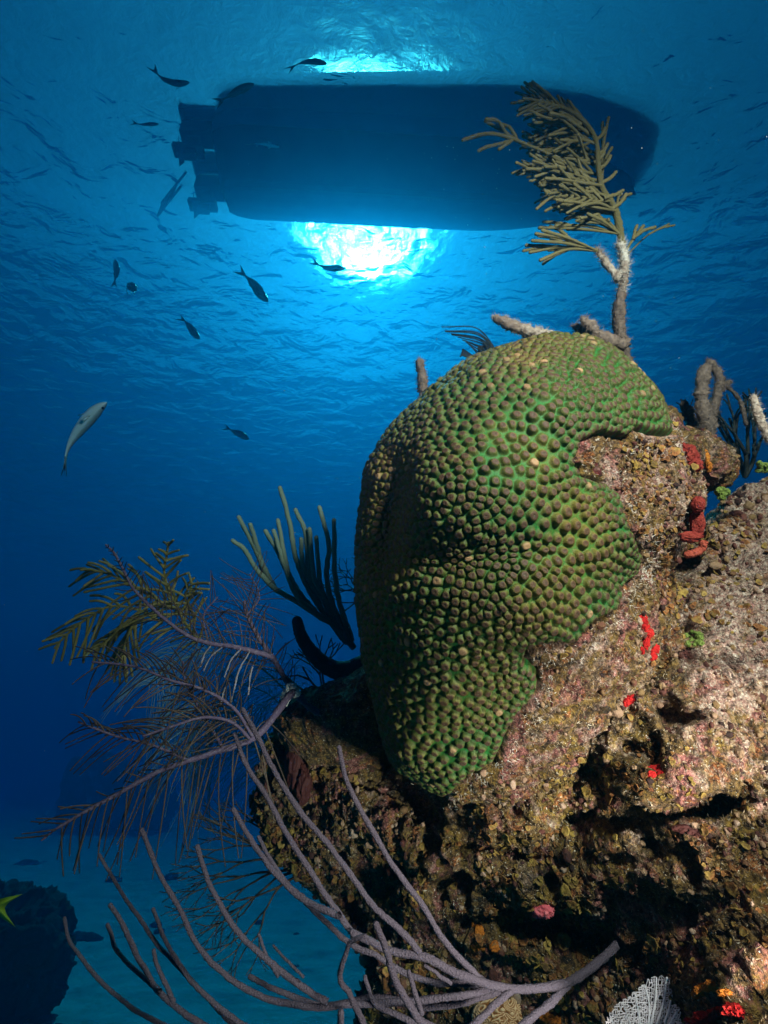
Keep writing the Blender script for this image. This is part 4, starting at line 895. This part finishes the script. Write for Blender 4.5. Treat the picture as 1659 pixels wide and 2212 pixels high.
    for i in k:
        r = rng.uniform(.0008, .0034) * (1.8 if rng.random() < .06 else 1) * dist[i] / .65; q = v0 * (1 + .8 * (fbm(v0 * 1.6 + rng.uniform(0, 50), 2) - .5)[:, None]) * r * rng.uniform(.6, 1.3, 3); mb.add(RV[i] + q + N[i] * r * .1, f0, rng.uniform(0, .82))
    m = tone_mat('crust_growth', [(0, (.02, .01, .008)), (.3, (.10, .03, .022)), (.5, (.17, .10, .04)), (.75, (.28, .16, .11)), (.93, (.36, .28, .21)), (1, (.6, .54, .46))], .8, 300, 1, mott=.4)
    tag(mb.build('crust_growth', m), 'small lumpy crusts and nodules encrusting the rock', 'encrusting growth', kind='stuff')
growth()
M_GRN = tone_mat('green_algae', [(0, (.03, .05, .01)), (.5, (.11, .15, .025)), (1, (.28, .33, .10))], .6, 300, .8)
for lb, x, y, Z, n, sp in [('green bead algae clump in the gap between the outcrop and the pale rock slope', 1560, 1066, .68, 26, 16), ('green algae tuft on top of the pale rock slope at the right edge', 1648, 1010, .66, 20, 15), ('bright yellow-green algae clump on the rock right of the red streak', 1500, 1380, None, 26, 22)]:
    mb = MB()
    for i in range(n):
        a_ = rng.uniform(0, 6.3); r_ = sp * math.sqrt(rng.random()); X_, Y_ = x + r_ * math.cos(a_), y + r_ * .7 * math.sin(a_)
        if Z: p = W(X_, Y_, Z + rng.normal(0, .006))
        else: p = hit(X_, Y_)[0]
        rr_ = rng.uniform(.0015, .0038); lump(mb, p, -FW, rr_, rr_, rr_, i, .5)
    tag(mb.build('green_algae', M_GRN), lb, 'algae')

# ---- fish
def fish_mat(name, back, flank, belly, rough=.35, mott=.1):
    return tone_mat(name, [(0, back), (.45, flank), (.62, belly), (1, belly)], rough, 120, .15, .001, mott, .5)
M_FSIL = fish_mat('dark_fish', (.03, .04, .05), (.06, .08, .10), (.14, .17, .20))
M_FISH = fish_mat('silver_fish', (.05, .09, .12), (.30, .46, .50), (.62, .84, .90), .3)
M_YEL = tone_mat('yellow_green_tail', [(0, (.15, .22, .01)), (.5, (.35, .48, .02)), (1, (.45, .55, .05))], .5, 200, .2, .001, .2)
M_EYE = simple_mat('fish_eye', (.005, .005, .005), (.01, .01, .01), 20, .1, 0)
def fish(label, path, Z, hr, mat, wr=.6, roll=0.0, tail=1.0, group=None, Ztail=None, finm=None, eye=False, dors=1, tailspread=.5, fork=.6):
    """path: head -> tail base -> tail tip view points"""
    c = catmull(np.array(path, float), 10); Zs = np.linspace(Z, Ztail or Z, len(c)); P = W(c[:, 0], c[:, 1], Zs)
    d = np.concatenate([[0], np.cumsum(np.linalg.norm(np.diff(P, axis=0), axis=1))]); Lt = d[-1]; Lb = Lt * .80; n = 34
    s = np.linspace(0, Lb, n); Q = np.stack([np.interp(s, d, P[:, k]) for k in range(3)], 1); u = s / Lb
    T = np.gradient(Q, axis=0); T /= np.linalg.norm(T, axis=1)[:, None]
    up0 = UP * math.cos(roll) + FW * math.sin(roll)
    if abs(np.dot(T[n // 2], UP)) > .8: up0 = RT * math.cos(roll) + FW * math.sin(roll)
    U = up0 - T * (T @ up0)[:, None]; U /= np.linalg.norm(U, axis=1)[:, None]; S = np.cross(T, U)
    H = hr * Lt * .5 * np.interp(u, [0, .03, .1, .22, .38, .6, .8, .92, 1], [.06, .30, .62, .92, 1, .78, .42, .22, .24]); Wd = H * wr * np.interp(u, [0, .5, .9, 1], [1.2, 1, .6, .3])
    k = 16; an = np.arange(k) * 2 * np.pi / k
    v = Q[:, None] + H[:, None, None] * np.sin(an)[None, :, None] * U[:, None] + Wd[:, None, None] * np.cos(an)[None, :, None] * S[:, None]
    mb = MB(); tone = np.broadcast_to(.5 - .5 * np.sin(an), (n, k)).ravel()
    f = [(i * k + j, i * k + (j + 1) % k, (i + 1) * k + (j + 1) % k, (i + 1) * k + j) for i in range(n - 1) for j in range(k)] + [tuple(range(k))[::-1], tuple(range((n - 1) * k, n * k))]
    mb.add(v.reshape(-1, 3), f, tone)
    def fin(mbx, pts, th, tn):                       # thin tapered solid
        pts = np.array(pts); c0 = pts.mean(0); nn = np.cross(pts[1] - pts[0], pts[2] - pts[0]); nn /= np.linalg.norm(nn) + 1e-12; m_ = len(pts)
        mbx.add(np.vstack([pts, [c0 + nn * th, c0 - nn * th]]), [(i, (i + 1) % m_, m_) for i in range(m_)] + [((i + 1) % m_, i, m_ + 1) for i in range(m_)], tn)
    b = Q[-1]; t = T[-1]; uu = U[-1]; tl = Lt * .22 * tail; th = H[-1]; fm = mb if finm is None else MB()
    te = P[-1]; bd = te - b; bd = bd / (np.linalg.norm(bd) + 1e-9); 
    bs = b - t * tl * .15; tp_ = lambda sg: [b + bd * tl * .4 + uu * sg * tl * tailspread * .66, b + bd * tl * 1.05 + uu * sg * tl * (tailspread + .06), b + bd * tl * .92 + uu * sg * tl * tailspread * .92, b + bd * tl * .55 + uu * sg * tl * tailspread * .34]
    pts = [bs + uu * th] + tp_(1) + [b + bd * tl * (1 - fork)] + tp_(-1)[::-1] + [bs - uu * th]; c0 = b + bd * tl * .12; nn = np.cross(bd, uu); m_ = len(pts)
    fm.add(np.vstack([pts, [c0 + nn * th * .4, c0 - nn * th * .4]]), [(i, (i + 1) % m_, m_) for i in range(m_)] + [((i + 1) % m_, i, m_ + 1) for i in range(m_)], .15)
    if dors:
        i0, i1 = int(n * .34), int(n * .80); top = [Q[i] + U[i] * H[i] * .95 for i in range(i0, i1, 3)]; tp = [Q[i] + U[i] * (H[i] + hr * Lt * .10 * (1 - abs((i - i0) / (i1 - i0) - .3))) + T[i] * Lt * .015 for i in range(i0, i1, 3)]
        fin(fm, top + tp[::-1], .0006 * Z, .1)
        i0, i1 = int(n * .60), int(n * .80); top = [Q[i] - U[i] * H[i] * .95 for i in range(i0, i1, 2)]; tp = [Q[i] - U[i] * (H[i] + hr * Lt * .10 * (1 - (i - i0) / (i1 - i0))) + T[i] * Lt * .015 for i in range(i0, i1, 2)]
        fin(fm, top + tp[::-1], .0006 * Z, .5)
    i = int(n * .27)
    for sg in (1, -1):
        q = Q[i] + S[i] * sg * Wd[i] * .9 - U[i] * H[i] * .3; fl = Lt * .12
        fin(fm, [q, q + T[i] * fl * .9 + S[i] * sg * fl * .35 - U[i] * fl * .25, q + T[i] * fl + S[i] * sg * fl * .2 - U[i] * fl * .5, q + T[i] * fl * .25 - U[i] * fl * .25], .0005 * Z, .6)
    if not eye and finm is None:
        return tag(mb.build('fish', mat), label, 'fish', group)
    root = empty('fish', tuple(Q[n // 2])); tag(root, label, 'fish', group); mb.build('body', mat, root)
    if finm: fm.build('tail_fin', finm, root)
    if eye:
        i = int(n * .105)
        for sg in (1, -1):
            m2 = MB(); vv, ff = ico(3); m2.add(Q[i] + U[i] * H[i] * .25 + S[i] * sg * Wd[i] * .82 + vv * Lt * .0155, ff, .5); m2.build('eye', M_EYE, root)
    return root
G = 'dark fish circling under the boat'
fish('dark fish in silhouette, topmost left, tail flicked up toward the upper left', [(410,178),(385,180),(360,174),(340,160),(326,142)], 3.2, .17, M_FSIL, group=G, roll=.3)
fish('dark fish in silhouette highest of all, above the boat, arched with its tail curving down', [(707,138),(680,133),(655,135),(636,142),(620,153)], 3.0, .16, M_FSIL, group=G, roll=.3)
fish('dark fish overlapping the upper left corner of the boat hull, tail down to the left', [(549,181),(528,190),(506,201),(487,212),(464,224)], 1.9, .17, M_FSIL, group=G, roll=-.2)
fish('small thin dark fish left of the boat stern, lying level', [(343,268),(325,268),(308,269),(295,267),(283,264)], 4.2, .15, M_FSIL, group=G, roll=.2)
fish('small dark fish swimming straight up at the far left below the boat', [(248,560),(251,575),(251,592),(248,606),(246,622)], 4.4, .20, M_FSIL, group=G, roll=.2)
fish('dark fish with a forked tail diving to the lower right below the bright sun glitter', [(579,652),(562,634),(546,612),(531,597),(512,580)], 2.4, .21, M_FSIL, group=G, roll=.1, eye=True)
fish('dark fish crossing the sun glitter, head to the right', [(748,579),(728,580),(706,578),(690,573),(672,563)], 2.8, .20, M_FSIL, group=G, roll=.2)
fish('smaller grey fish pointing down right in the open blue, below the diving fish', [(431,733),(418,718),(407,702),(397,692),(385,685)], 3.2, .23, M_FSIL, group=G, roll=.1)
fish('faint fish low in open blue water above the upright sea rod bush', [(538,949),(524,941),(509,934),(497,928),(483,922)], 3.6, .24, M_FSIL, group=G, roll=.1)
fish('pale-bellied fish seen from below in front of the dark hull', [(604,318),(585,314),(565,311),(548,311),(532,313)], 3.0, .16, M_FISH, group=G, roll=.9, dors=0)
fish('near silvery fish rising at the far left, its long tail trailing down', [(231,869),(210,885),(185,912),(160,945),(146,972),(140,1000),(138,1026)], .9, .155, M_FISH, .7, R(140), .95, eye=True, tailspread=.14, fork=.15, dors=0)
fish('yellow-green forked fish tail poking in at the lower left edge before the boulder', [(-170,1925),(-120,1935),(-70,1945),(-20,1955),(25,1964)], .75, .26, M_FSIL, finm=M_YEL, tail=1.25, tailspread=.62, fork=.55, dors=0)
# drifting jellyfish
def jelly():
    m = simple_mat('jelly_bell', (.10, .18, .22), (.25, .36, .40), 30, .3, .2)
    c = W(285, 621, 3.2); v, f = ico(4); v = v * [1, 1, 1]; r = .030
    root = empty('jellyfish', tuple(c)); tag(root, 'tiny round drifting jellyfish at the far left beside the fish swimming straight up', 'jellyfish')
    vv = v.copy(); low = vv[:, 2] < 0; vv[low, 2] *= .35; mk('bell', c + vv * r * (1 + .06 * np.sin(8 * np.arctan2(v[:, 1], v[:, 0])))[:, None], f, m, root)
    mb = MB()
    for i in range(10):
        a_ = i * .628; q = np.array([c + np.array([math.cos(a_) * r * .8, math.sin(a_) * r * .8, -.008]) + np.array([rng.normal(0, .004), rng.normal(0, .004), -.014 * k_]) for k_ in range(4)]); mb.add(*tube(q, .0016, 4))
    mb.build('tentacle', m, root)
jelly()

# ---- drifting specks and the bubbles churned up at the surface
def specks():
    m = simple_mat('drifting_speck', (.5, .5, .48), (.7, .7, .66), 40, .8, 0); v, f = ico(1); mb = MB()
    for i in range(520):
        Z = rng.uniform(.5, 3.0); x, y = rng.uniform(0, 1659), rng.uniform(0, 2100)
        if rng.random() < .6: x = rng.uniform(900, 1659); y = rng.uniform(0, 900)
        mb.add(W(x, y, Z) + v * rng.uniform(.0003, .0009) * Z, f)
    tag(mb.build('drifting_specks', m), 'tiny pale specks drifting in the water', 'plankton', kind='stuff')
specks()
